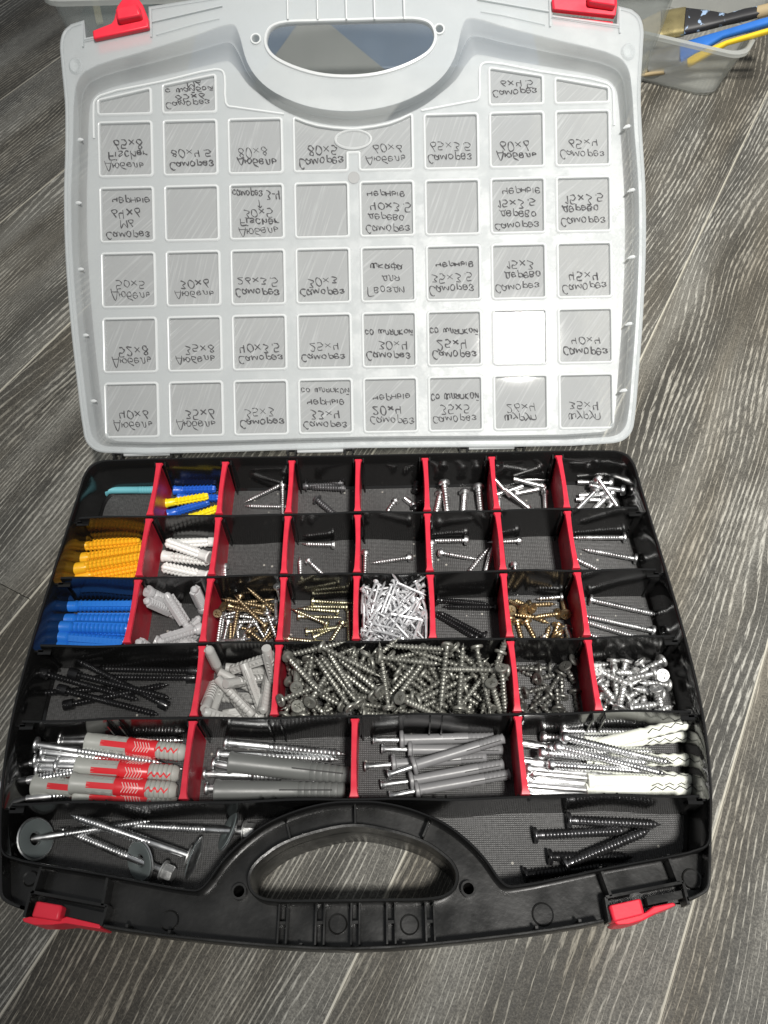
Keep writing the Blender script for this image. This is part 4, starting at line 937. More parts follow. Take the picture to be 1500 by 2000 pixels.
# third: hammer anchors, each a plug with a nail screw in it
hm = MB(); Lh = 1.22; A_ = -Lh / 2; B_ = Lh / 2; r_ = .066
hm.lathe([(A_ + .05, r_ * .5), (A_, r_ * .5), (A_, r_ * 1.7), (A_ + .012, r_ * 1.85), (A_ + .045, r_ * 1.85), (A_ + .06, r_ * 1.1), (A_ + .1, r_), (B_ - .34, r_)] + [(B_ - .34 + .055 * i + d, r_ * q) for i in range(6) for d, q in ((.0, 1.02), (.006, .88), (.04, .95), (.05, 1.04))] + [(B_ - .015, r_ * .8), (B_, r_ * .5)], 16)
hme = hm.mesh('anchor_plug', GREYM, 38)
c = MB()
for q in (0, 90, 180, 270): c.T = Matrix.Rotation(R(q), 4, 'X'); c.bar((B_ - .52, 0, r_ * .97), (B_ - .06, 0, r_ * .93), .010, .006)
c.T = None; hsl = c.mesh('slot', bpy.data.materials['dark_slot'], smooth=False)
nm_ = MB(); nm_.lathe([(-.17, .045), (-.168, .062), (-.155, .064), (-.11, .034), (.17, .030)], 14); nme = nm_.mesh('drive_nail', ZINC, 40)
g1 = 'mid grey hammer-in anchor plugs'; g2 = 'drive nails standing out of the grey hammer-in plugs'
HA = (((780, 1445, .13), (966, 1440, .10), (724, 1445, .14), 'rearmost, lying level'), ((796, 1464, .10), (984, 1464, .09), (742, 1463, .10), 'second from the rear, mostly beneath the crossing one'), ((764, 1493, .12), (952, 1478, .08), (708, 1498, .13), 'in the middle with its collar turned away'),
      ((806, 1496, .28), (984, 1442, .30), (756, 1514, .24), 'lying slantwise on top of the others'), ((800, 1525, .12), (984, 1492, .10), (736, 1534, .12), 'second from the front partition'), ((812, 1544, .14), (996, 1512, .12), (758, 1556, .12), 'nearest the front partition'))
for a, b, c, l in HA:
    put('anchor_plug', hme, a, b, 'grey hammer-in anchor plug ' + l, 'anchor plug', g1, roll=.5, extra=(('slot', hsl),))
    put('drive_nail', nme, c, (a[0] + 4, a[1], a[2]), 'silver drive nail in the grey plug ' + l, 'nail', g2)
# fourth: white long plugs and bright screws
wl = MB(); Lw = 1.34; A_ = -Lw / 2; B_ = Lw / 2; r_ = .082
rings = []
for i in range(60):
    t = i / 59; x = A_ + Lw * t; q = 1.0
    if t < .06: q = 1.38 - t * 4
    elif t > .5: q = .92 + .10 * math.sin((t - .5) * 62)
    if t > .95: q *= 1 - (t - .95) * 9
    rings.append([(x, r_ * q * math.cos(2 * math.pi * j / 16), r_ * q * .94 * math.sin(2 * math.pi * j / 16)) for j in range(16)])
wl.loft(rings, cap=True); wle = wl.mesh('anchor_plug', PALE, 50)
c = MB()
zz = [(A_ + Lw * (.58 + .055 * i), .022 * (1 if i % 2 else -1), r_ * .96) for i in range(8)]
for q in (0, 90, 180, 270):
    c.T = Matrix.Rotation(R(q), 4, 'X'); c.tube(zz, .006, 4)
c.T = None; wslot = c.mesh('zigzag_slot', bpy.data.materials['dark_slot'], smooth=False)
g = 'pale white long anchor plugs'
for a, b, l, ro in (((1164, 1456, .14), (1330, 1415, .34), 'long white plug rearmost, its end raised over the others', .1), ((1150, 1454, .12), (1340, 1437, .14), 'long white plug lying level just beneath the rearmost', .7), ((1150, 1486, .10), (1346, 1484, .12), 'long white plug in the middle of the compartment', .2),
                    ((1176, 1500, .14), (1354, 1526, .12), 'long white plug slanting forward to the case side', .1), ((1166, 1526, .18), (1338, 1524, .14), 'long white plug with a wide open mouth above the front one', .9), ((1142, 1547, .13), (1358, 1540, .12), 'long white plug foremost along the partition', .05)):
    put('anchor_plug', wle, a, b, l, 'anchor plug', g, roll=ro, extra=(('zigzag_slot', wslot),))
lt = screw(1.42, .042, .078, 'pan', .040, .0, BRIGHT, rt=.056); ltp = screw(1.30, .05, .08, 'pan', .036, .7, BRIGHT, rt=.05)
g = 'long bright screws with reddish-glinting heads'
for a, b, l, s_ in (((1103, 1428, .2), (1300, 1430, .14), 'long bright threaded screw rearmost', lt), ((1112, 1443, .40), (1300, 1488, .26), 'long bright threaded screw on top, slanting across the white plugs', lt), ((1110, 1464, .36), (1276, 1506, .3), 'long bright threaded screw slanting, second of the upper three', lt),
                (( 1062, 1470, .34), (1262, 1490, .22), 'long bright screw with a coppery head in the cluster of heads', lt), ((1084, 1494, .36), (1278, 1508, .26), 'long bright threaded screw lying nearly level above the front plug', lt), ((1088, 1462, .26), (1264, 1468, .14), 'long bright screw whose head touches the cluster middle', lt),
                ((1022, 1452, .2), (1190, 1480, .2), 'bright smooth-shanked screw coming from the red divider', ltp), ((1024, 1486, .2), (1190, 1506, .16), 'bright smooth-shanked screw by the divider, second', ltp), ((1042, 1502, .22), (1210, 1518, .14), 'bright smooth-shanked screw in the middle of the front bundle', ltp), ((1060, 1512, .19), (1216, 1526, .17), 'bright smooth-shanked screw running into the wide white mouth', ltp),
                ((1036, 1534, .18), (1200, 1548, .14), 'bright smooth-shanked screw second from the front', ltp), ((1046, 1550, .14), (1204, 1547, .13), 'bright smooth-shanked screw foremost, entering the front plug', ltp), ((1046, 1522, .12), (1200, 1536, .1), 'bright smooth-shanked screw beneath the front bundle', ltp), ((1078, 1440, .12), (1250, 1446, .1), 'bright screw lying low behind the cluster of heads', lt)):
    put('screw', s_[0], a, b, l, 'screw', g, s_[1])
# ---- front bay: hex bolts with washers, dark screws
hx = screw(1.62, .042, .098, 'hex', .036, .32, BRIGHT, rt=.062, n=12); g = 'long hex-head roofing screws'
wm = MB(); wm.lathe([(-.045, .075), (-.03, .16), (.0, .24), (.01, .25), (.018, .235), (-.02, .12), (-.03, .075)], 30, cap=False); wr = MB(); wr.lathe([(-.018, .09), (.02, .225), (.032, .22), (.03, .13), (.012, .08), (-.018, .08)], 30, cap=False)
wme = wm.mesh('washer', ZINC, 30); wre = wr.mesh('rubber_seal', RUBB, 40)
HB = (((14, 1646, .22), (302, 1602, .16), 'hex screw at the case corner by the big grey washer', (69, 1638, .26), (.82, .05, .58)), ((400, 1682, .22), (128, 1588, .5), 'hex screw lying on top, pointing up to the rear corner', (381, 1676, .26), (-.95, .28, .12)),
      ((346, 1712, .22), (108, 1614, .12), 'hex screw with its head towards the front edge', (275, 1681, .24), (-.60, -.40, .70)), ((482, 1624, .24), (262, 1612, .14), 'hex screw with its head beside the handle arch', (448, 1624, .26), (-.80, .25, .45)))
g3 = 'wide washers on the hex screws'
for a, b, l, cp, nr in HB:
    hx[1].materials[0] = ZMAT; put('hex_screw', hx[0], a, b, 'long bright ' + l, 'screw', g, hx[1], roll=.3)
    mw = Matrix.Translation(A3(cp) * S) @ Vector((1, 0, 0)).rotation_difference(Vector(nr).normalized()).to_matrix().to_4x4()
    o = inst('washer', wme, None, mw); inst('rubber_seal', wre, o); tag(o, 'wide steel and rubber washer on the ' + l.split(',')[0].replace(' by the big grey washer', ''), 'washer', g3)
og = screw(1.14, .05, .1, 'csk', .042, 0, OXID, rt=.068); og2 = screw(1.02, .05, .095, 'csk', .042, 0, BLKS, rt=.066); g = 'five dark screws in the front bay'
put('screw', og[0], (1104, 1602, .12), (1296, 1611, .06), 'dark steel screw rearmost, lying level', 'screw', g, og[1])
put('screw', og[0], (1037, 1632, .10), (1232, 1622, .08), 'dark steel screw lying level in front of the rearmost', 'screw', g, og[1])
put('screw', og[0], (1104, 1690, .14), (1270, 1620, .2), 'dark steel screw slanting upwards across the others', 'screw', g, og[1])
put('screw', og2[0], (1067, 1674, .12), (1242, 1674, .06), 'blackish screw lying level beneath the slanting one', 'screw', g, og2[1])
put('screw', og2[0], (1022, 1710, .1), (1190, 1690, .06), 'blackish screw foremost, half hidden by the front wall of the bay', 'screw', g, og2[1])

# ================================================================ heaps: poses of every piece after it came to rest (x, y, z of its middle, turn)
HK = {}
nail = screw(.44, .0165, .042, 'nail', mat=GALV, split=False)
HK['nail'] = (nail, 'nail', 'thin pale galvanised nail in the heap filling one compartment', 'nail', 'heap of galvanised nails')
HK['dark'] = (screw(.88, .025, .083, 'csk', .052, .0, PHOS, rt=.048, n=8, split=False), 'drywall_screw', 'dark grey countersunk screw in the big heap across the widest middle compartment', 'screw', 'heap of long dark grey screws')
HK['short'] = (screw(.38, .026, .088, 'csk', .06, .0, PHOS3, rt=.050, n=8, split=False), 'drywall_screw', 'short dark grey screw in the small heap between two red dividers', 'screw', 'heap of short dark grey screws')
HK['silver'] = (screw(.42, .034, .088, 'csk', .05, .0, ZMAT, rt=.052, n=9, split=False), 'screw', 'short silver countersunk screw in the heap of the end compartment', 'screw', 'heap of short silver screws')
HK['gold'] = (screw(.62, .025, .062, 'csk', .036, .0, GOLD, rt=.036, n=8, split=False), 'screw', 'thin golden brown countersunk screw in the mixed tangled heap', 'screw', 'thin golden screws of the mixed heap')
HK['thin'] = (screw(.60, .023, .055, 'csk', .036, .0, ZINC, rt=.033, n=8, split=False), 'screw', 'thin silver screw among the golden ones in the mixed tangled heap', 'screw', 'thin silver screws of the mixed heap')
HK['brass'] = (screw(.40, .028, .082, 'csk', .04, .0, BRASS, rt=.042, n=9, split=False), 'screw', 'short stubby brassy screw in the scattered heap', 'screw', 'short brassy screws')
HK['brass2'] = (screw(.40, .028, .062, 'csk', .04, .0, ZINC, rt=.040, n=9, split=False), 'screw', 'short silver screw lying among the brassy ones', 'screw', 'silver screws among the brassy ones')
HK['dowel'] = ((anchor(.70, .062, 'dowel', GREYL), None), 'anchor_plug', 'light grey anchor plug with arrow-shaped teeth in a full compartment', 'anchor plug', 'heap of light grey anchor plugs')
HK['clear'] = ((anchor(.64, .058, 'collar', CLEARW), None), 'anchor_plug', 'milky see-through anchor plug in the heap beside the long blue plugs', 'anchor plug', 'heap of milky anchor plugs')
CELLS = {'nail': (.05, .95, -2.96, -2.04), 'dark': (-.95, 1.95, -3.96, -3.04), 'short': (2.05, 2.95, -3.96, -3.04), 'silver': (3.05, 4.12, -3.96, -3.04), 'gold': (-1.95, -1.05, -2.96, -2.04),
         'thin': (-1.95, -1.05, -2.96, -2.04), 'brass': (2.05, 2.95, -2.96, -2.04), 'brass2': (2.05, 2.95, -2.96, -2.04), 'dowel': (-1.95, -1.05, -3.96, -3.04), 'clear': (-2.95, -2.05, -2.96, -2.04)}
SHORTL = {'nail': 'thin pale nail', 'dark': 'long dark grey screw', 'short': 'short dark grey screw', 'silver': 'short silver screw', 'gold': 'thin golden screw', 'thin': 'silver screw among golden',
          'brass': 'short brassy screw', 'brass2': 'silver screw among brassy', 'dowel': 'light grey plug', 'clear': 'milky plug'}
XN = {'nail': ('beside yellowish screws', 'beside black screws'), 'dark': ('', ''), 'short': ('beside the big heap', 'beside silver heap'), 'silver': ('beside the divider', 'beside case wall'), 'gold': ('beside milky plugs', 'beside yellowish screws'), 'thin': ('beside milky plugs', 'beside yellowish screws'),
      'brass': ('beside black screws', 'beside longest screws'), 'brass2': ('beside black screws', 'beside longest screws'), 'dowel': ('beside cap screws', 'beside the big heap'), 'clear': ('beside blue plugs', 'beside golden heap')}
def heap(kind, data):
    (me, _), nm, lab, cat, grp = HK[kind]; x0, x1, y0, y1 = CELLS[kind]
    v = [int(q) for q in data.split()]; P = []
    for i in range(0, len(v), 7):
        q = Quaternion((v[i + 3], v[i + 4], v[i + 5], v[i + 6])); q.normalize(); P.append((Vector((v[i] / 1000, v[i + 1] / 1000, v[i + 2] / 1000)), q))
    zs = sorted(p.z for p, _ in P)
    for p, q in P:
        o = inst(nm, me, None, mt(p, q)); d = q @ Vector((1, 0, 0))
        fx = (p.x - x0) / (x1 - x0); fy = (p.y - y0) / (y1 - y0)
        if kind == 'dark': wx = ('beside the grey plugs', 'towards the grey plugs', 'below the nails', 'towards the short screws', 'beside the short screws')[min(4, int(fx * 5))]
        else: wx = ('by the divider on the hinge-side-down west end', '', '')[0] if False else ('west end', 'mid width', 'east end')[min(2, int(fx * 3))]
        wy = ('at the front', 'midway', 'at the rear')[min(2, int(fy * 3))]
        wz = 'on top' if p.z > zs[int(len(zs) * .6)] else 'lower'
        if abs(d.z) > .5: wd = 'pointing up' if d.z > 0 else 'pointing down'
        elif abs(d.x) > .85: wd = 'crosswise'
        elif abs(d.y) > .85: wd = 'lengthwise'
        else: wd = 'slanting'
        if abs(d.z) <= .5: wd += ', head forward' if d.y > 0 else ', head rearward'
        tag(o, '%s %s, %s, %s, %s' % (SHORTL[kind], wd, wz, wx.replace('west end', 'side of the lone latch corner').replace('east end', 'side of the paint tub') if False else wx.replace('west end', XN[kind][0]).replace('east end', XN[kind][1]).replace('mid width', 'in the middle'), wy), cat, grp)
heap('nail', '704 -2277 -736 75 -64 -2 4 692 -2246 -701 3 3 83 -54 513 -2347 -738 2 0 82 -55 418 -2533 -717 18 -61 75 -10 688 -2597 -738 23 -3 19 -94 291 -2779 -738 9 -16 -81 54 466 -2204 -738 33 -5 19 -91 415 -2749 -695 27 33 78 43 450 -2254 -694 43 -3 15 -88 789 -2549 -679 24 -47 83 -6 843 -2562 -644 50 25 -62 -53 698 -2768 -719 26 -90 32 -2 339 -2238 -738 25 39 -72 -49 268 -2062 -710 9 -4 82 55 784 -2804 -674 28 30 -37 -82 674 -2588 -694 58 27 43 62 740 -2815 -611 75 62 -5 -17 794 -2675 -677 66 63 -18 -34 464 -2532 -716 61 -5 19 -75 566 -2702 -650 16 13 96 14 453 -2824 -638 14 25 27 -91 707 -2850 -590 48 3 75 -44 503 -2786 -656 38 -1 16 90 182 -2530 -738 68 -44 33 -47 259 -2360 -697 10 37 91 -12 72 -2653 -724 35 -59 -57 43 272 -2182 -694 21 -96 3 -10 173 -2623 -709 9 -82 53 -10 200 -2382 -708 8 48 83 23 825 -2743 -590 44 67 55 21 630 -2411 -684 62 62 26 36 215 -2512 -709 65 53 -24 -47 751 -2228 -631 71 -65 -8 -21 690 -2550 -596 50 44 60 42 269 -2568 -676 7 98 -14 -6 572 -2605 -648 21 -14 -24 93 631 -2869 -566 20 1 97 3 169 -2458 -629 43 -69 -38 41 206 -2764 -660 51 71 35 29 470 -2285 -646 79 -59 -5 -2 250 -2539 -629 40 58 63 30 627 -2447 -617 19 72 65 -1 650 -2482 -661 5 98 11 -8 316 -2735 -676 54 22 -8 -80 173 -2735 -619 74 9 11 64 465 -2605 -649 33 10 71 60 291 -2314 -616 89 42 0 -1 389 -2397 -623 4 -6 19 -97 529 -2486 -587 38 69 55 26 748 -2179 -607 26 10 -56 -77 657 -2445 -572 80 54 22 9 274 -2365 -616 98 6 7 4 551 -2256 -597 50 64 48 29 605 -2430 -516 41 12 31 84 301 -2623 -601 32 49 57 56 285 -2404 -570 8 57 79 14 420 -2526 -585 65 -35 38 -54 328 -2766 -574 25 -95 -10 7 624 -2163 -649 15 -16 70 -66 466 -2309 -579 28 -59 57 -49 383 -2540 -562 63 49 -38 -45 376 -2412 -506 17 -95 21 -9 811 -2211 -531 76 40 0 49 428 -2583 -510 1 -11 50 85 738 -2400 -551 66 -54 37 -34 434 -2153 -653 18 90 31 -20 233 -2856 -583 66 -60 37 23 464 -2784 -572 19 -86 -43 -12 603 -2349 -538 14 39 88 17 272 -2503 -531 37 -91 -5 -9 167 -2309 -477 12 56 -81 3 830 -2499 -532 45 35 -56 -59 857 -2259 -535 16 -57 77 -20 302 -2890 -564 4 -2 43 -89 348 -2439 -478 95 -19 -21 -2 570 -2231 -553 87 17 -16 -41 919 -2541 -536 15 -71 68 1 719 -2246 -537 11 -57 -74 32 607 -2173 -506 94 -23 -8 17 122 -2418 -536 10 59 -79 1 354 -2063 -523 49 77 -19 33 706 -2219 -475 12 -37 89 -17 72 -2244 -594 69 -6 -32 -63 897 -2591 -586 43 -64 -45 43 110 -2230 -567 28 55 -74 25 603 -2077 -512 19 -97 -6 -3 378 -2936 -573 72 -65 14 11 373 -2138 -612 32 15 88 -27 358 -2682 -534 12 23 95 -5 138 -2287 -514 56 54 50 35 764 -2630 -481 47 -22 37 -76 750 -2746 -458 78 28 9 53 339 -2723 -540 41 88 -21 -4 860 -2646 -417 58 17 -36 -69 469 -2299 -462 74 -3 1 -66 366 -2546 -507 87 -44 -16 -5 785 -2709 -499 10 -40 89 -12 620 -2316 -441 9 -6 -97 16 926 -2672 -493 28 -65 -68 -13 624 -2737 -482 32 -30 75 -47 888 -2728 -402 73 13 3 66 683 -2259 -384 49 2 -17 84 316 -2706 -494 3 -41 -90 7 317 -2599 -489 87 -37 9 -27 651 -2385 -412 76 -57 -26 -11 74 -2655 -409 15 -67 -67 24 112 -2619 -497 8 -60 75 22 733 -2249 -441 3 -17 -71 -67 466 -2226 -413 11 92 -33 7 410 -2245 -367 56 11 18 -79 798 -2273 -411 77 11 0 -61 169 -2354 -398 81 20 46 -28 327 -2828 -517 27 90 -29 -8 297 -2123 -408 24 -92 -23 -16 190 -2770 -477 27 34 64 62 753 -2282 -388 41 75 -45 -23 263 -2714 -495 85 -33 31 -25 294 -2464 -446 57 -51 -38 50 650 -2814 -455 58 -65 -47 -6 401 -2650 -435 74 -50 -28 34 415 -2750 -441 27 -38 73 -47 503 -2250 -353 44 35 -31 -75 918 -2919 -539 51 -48 -51 -48 230 -2062 -521 9 50 17 -83 456 -2779 -437 38 24 -36 -80 685 -2578 -455 75 -44 -41 25 520 -2547 -383 15 11 45 86 770 -2251 -353 35 -11 -57 72 610 -2791 -453 91 18 3 36 403 -2387 -400 81 8 -7 56 249 -2755 -434 75 -49 -20 38 172 -2629 -388 68 -45 -17 53 664 -2883 -428 21 -96 -10 7 175 -2250 -429 55 -64 41 -32 596 -2715 -389 3 5 -98 11 265 -2237 -389 80 -36 15 -43 679 -2321 -311 31 83 38 20 254 -2741 -372 76 19 4 61 217 -2504 -374 38 8 5 91 848 -2329 -330 22 -53 79 -16 658 -2936 -432 26 -16 83 45 735 -2864 -316 17 -97 9 9 737 -2501 -280 21 10 34 90 753 -2579 -355 12 27 -94 -9 711 -2513 -321 58 -17 -5 79 378 -2465 -338 64 62 -36 -25 486 -2604 -366 92 30 -7 -21 406 -2260 -322 8 -5 54 83 206 -2329 -390 84 -5 8 -51 522 -2551 -305 52 38 33 67 418 -2323 -323 2 -4 34 -93 809 -2386 -286 48 -8 -37 78 204 -2319 -341 70 40 -22 -53 810 -2478 -308 61 62 -23 -42 515 -2735 -296 23 28 91 12 507 -2859 -400 4 1 57 -81 531 -2833 -355 22 -13 -12 95 623 -2801 -351 81 55 13 -10 926 -2243 -399 71 8 37 58 234 -2617 -360 82 -9 -28 46 286 -2427 -303 43 20 -10 -86 167 -2283 -290 31 70 -52 -36 453 -2417 -269 62 -31 35 -62 84 -2582 -376 1 -67 72 -12 147 -2404 -287 41 59 39 56 239 -2333 -273 27 68 -62 -24 834 -2711 -301 37 73 33 45 230 -2837 -324 4 -92 -22 29 652 -2935 -185 67 50 -43 30 809 -2739 -256 77 -7 -14 61 389 -2770 -336 10 89 -40 -15 207 -2534 -295 57 -43 55 -41 204 -2648 -252 35 -81 43 14 210 -2545 -249 68 58 14 41 319 -2622 -261 20 -85 -42 20 521 -2565 -255 24 -82 -50 8 470 -2292 -214 84 -49 0 19 718 -2797 -241 37 -8 19 90 607 -2675 -247 21 -14 57 -77 535 -2585 -164 43 8 -52 -72 326 -2809 -322 2 27 95 8 235 -2773 -278 7 -29 94 -10 713 -2165 -264 0 99 -1 2 72 -2351 -158 29 -63 52 -48 262 -2674 -196 82 -25 19 -46 330 -2937 -322 21 84 10 -47 338 -2413 -233 38 -42 -61 54 668 -2328 -212 43 -82 35 -6 795 -2761 -213 38 -23 -52 71 275 -2188 -196 43 87 -20 -8 651 -2713 -189 19 -17 95 -10 462 -2490 -184 48 75 -26 -34 73 -2886 -95 28 63 -48 52 278 -2613 -203 50 0 -7 85 806 -2063 -197 47 75 -23 39 807 -2750 -168 20 55 -78 -18 388 -2886 -283 97 15 -14 4 742 -2537 -208 21 -12 -14 -95 744 -2453 -207 36 -15 21 89 336 -2544 -173 24 13 27 91 741 -2193 -116 96 7 9 -19 364 -2166 -279 10 90 -26 31 256 -2514 -120 86 -12 -16 45 188 -2348 -126 7 -86 32 37 419 -2748 -210 52 1 5 84 97 -2612 -156 37 60 18 67 718 -2223 -191 1 -43 82 -34 250 -2299 -173 94 -10 -11 27 368 -2141 -185 1 -22 70 -67 206 -2253 -71 60 -5 -19 -76 926 -2730 -355 67 23 36 -59 673 -2635 -74 20 -96 10 1 871 -2257 -197 66 -47 49 -29 249 -2334 -113 61 -3 7 -78 927 -2724 -154 40 59 54 42 582 -2369 -170 30 88 -29 -17 135 -2491 -124 5 -65 -71 20 541 -2265 -119 28 71 -59 -23 755 -2543 -128 76 -40 -22 45 776 -2227 -198 31 -26 39 -81 424 -2744 -163 13 0 -46 87 735 -2438 -151 34 -11 25 -89 456 -2350 -100 33 75 47 30 556 -2563 -121 15 78 -59 -7 273 -2801 -167 64 75 -6 -4 586 -2782 -128 17 37 64 64 568 -2071 -137 32 -45 -53 -63 461 -2801 -105 41 24 4 -87 405 -2347 -97 36 44 -58 -57 456 -2563 -106 13 29 -53 -77 820 -2256 -316 74 -27 41 44 323 -2246 -111 58 55 49 32 707 -2531 -128 8 47 -79 -36 383 -2854 -100 18 -8 -3 97 206 -2719 -107 78 27 24 49')
heap('gold', '-1430 -2339 -721 14 -4 -19 96 -1620 -2450 -721 11 -4 -19 96 -1515 -2574 -650 28 83 39 25 -1334 -2663 -721 29 7 -18 -93 -1090 -2646 -655 64 -31 -41 55 -1502 -2079 -624 19 -97 -3 -5 -1417 -2156 -604 68 72 2 1 -1785 -2631 -680 17 -66 -71 10 -1537 -2918 -668 80 58 9 -8 -1498 -2654 -530 45 57 -60 -31 -1232 -2677 -490 52 71 39 25 -1291 -2373 -606 49 52 -63 -26 -1449 -2804 -577 20 97 -7 5 -1308 -2204 -420 20 -31 -91 -16 -1601 -2276 -494 9 1 79 59 -1256 -2837 -423 89 12 34 -24 -1474 -2394 -301 8 37 79 46 -1487 -2353 -374 27 -94 11 7 -1680 -2402 -444 46 -48 61 -42 -1589 -2248 -335 4 -9 -98 10 -1833 -2285 -355 28 -64 20 -67 -1909 -2257 -442 9 -68 -41 58')
heap('thin', '-1704 -2436 -649 76 11 -17 -61 -1268 -2532 -640 53 15 -15 -81 -1597 -2350 -630 23 -53 60 -54 -1268 -2707 -592 86 -12 16 -45 -1915 -2344 -683 35 -60 56 -43 -1873 -2676 -657 50 -38 62 -44 -1187 -2476 -562 41 72 -44 -32 -1629 -2320 -567 2 7 -89 -42 -1610 -2241 -571 85 -50 -10 4 -1914 -2588 -504 42 -55 56 -44 -1478 -2467 -472 6 -11 17 97 -1448 -2398 -494 8 5 77 61 -1544 -2686 -461 35 -77 -51 4 -1651 -2910 -449 14 97 -1 16 -1669 -2755 -453 94 -17 -23 -13 -1091 -2152 -466 51 -50 58 35 -1147 -2643 -440 45 -65 58 12 -1134 -2311 -412 49 43 69 29')
heap('dowel', '-1437 -3649 -705 97 19 2 8 -1579 -3790 -705 97 19 2 8 -1573 -3506 -662 6 -5 24 96 -1824 -3409 -600 75 -1 20 61 -1673 -3904 -463 7 39 -17 89 -1524 -3649 -572 38 -19 -52 73 -1894 -3573 -345 18 -67 -41 57 -1895 -3095 -325 68 -14 -69 -13 -1445 -3100 -640 89 42 8 -4 -1110 -3579 -596 67 -23 -6 69 -1487 -3338 -468 64 59 45 -11 -1547 -3323 -609 3 -96 20 13 -1656 -3904 -300 23 -34 -50 -75 -1389 -3130 -349 15 18 46 -84 -1369 -3457 -439 81 -3 31 -48 -1590 -3570 -448 78 -48 25 -28 -1206 -3475 -522 68 19 -43 -55 -1120 -3228 -218 49 52 32 -60')
heap('clear', '-2402 -2652 -705 17 87 44 8 -2499 -2822 -586 93 27 14 -18 -2110 -2455 -683 4 -70 70 1 -2363 -2727 -601 7 23 79 55 -2808 -2897 -436 49 33 -66 44 -2241 -2120 -439 35 -61 -35 -61 -2767 -2238 -444 27 46 -51 66 -2735 -2106 -458 46 -73 24 42 -2516 -2309 -474 3 48 70 51 -2453 -2525 -700 83 32 16 41 -2383 -2903 -515 2 2 -85 51 -2445 -2659 -470 10 26 -93 20')
heap('brass', '2498 -2369 -713 95 20 -1 -21 2640 -2364 -647 16 -11 -21 -95 2254 -2610 -713 74 17 -10 -63 2419 -2607 -713 67 47 -28 -48 2605 -2161 -713 55 -82 -1 5 2714 -2663 -713 55 -8 18 -80 2841 -2814 -646 75 -42 46 -18 2612 -2660 -713 79 -18 -8 56 2268 -2362 -635 80 54 -24 -5 2902 -2223 -659 32 65 67 -1 2098 -2230 -611 56 37 71 14 2122 -2585 -682 4 72 -64 -23 2325 -2177 -652 1 45 71 -53 2218 -2184 -642 15 -49 -48 70')
heap('brass2', '2795 -2786 -718 71 -58 -21 30 2905 -2699 -631 30 64 -69 0 2207 -2918 -595 14 -87 10 43 2702 -2080 -664 4 -9 21 96 2470 -2778 -653 23 -89 -37 -6 2734 -2906 -617 1 -6 -11 98')
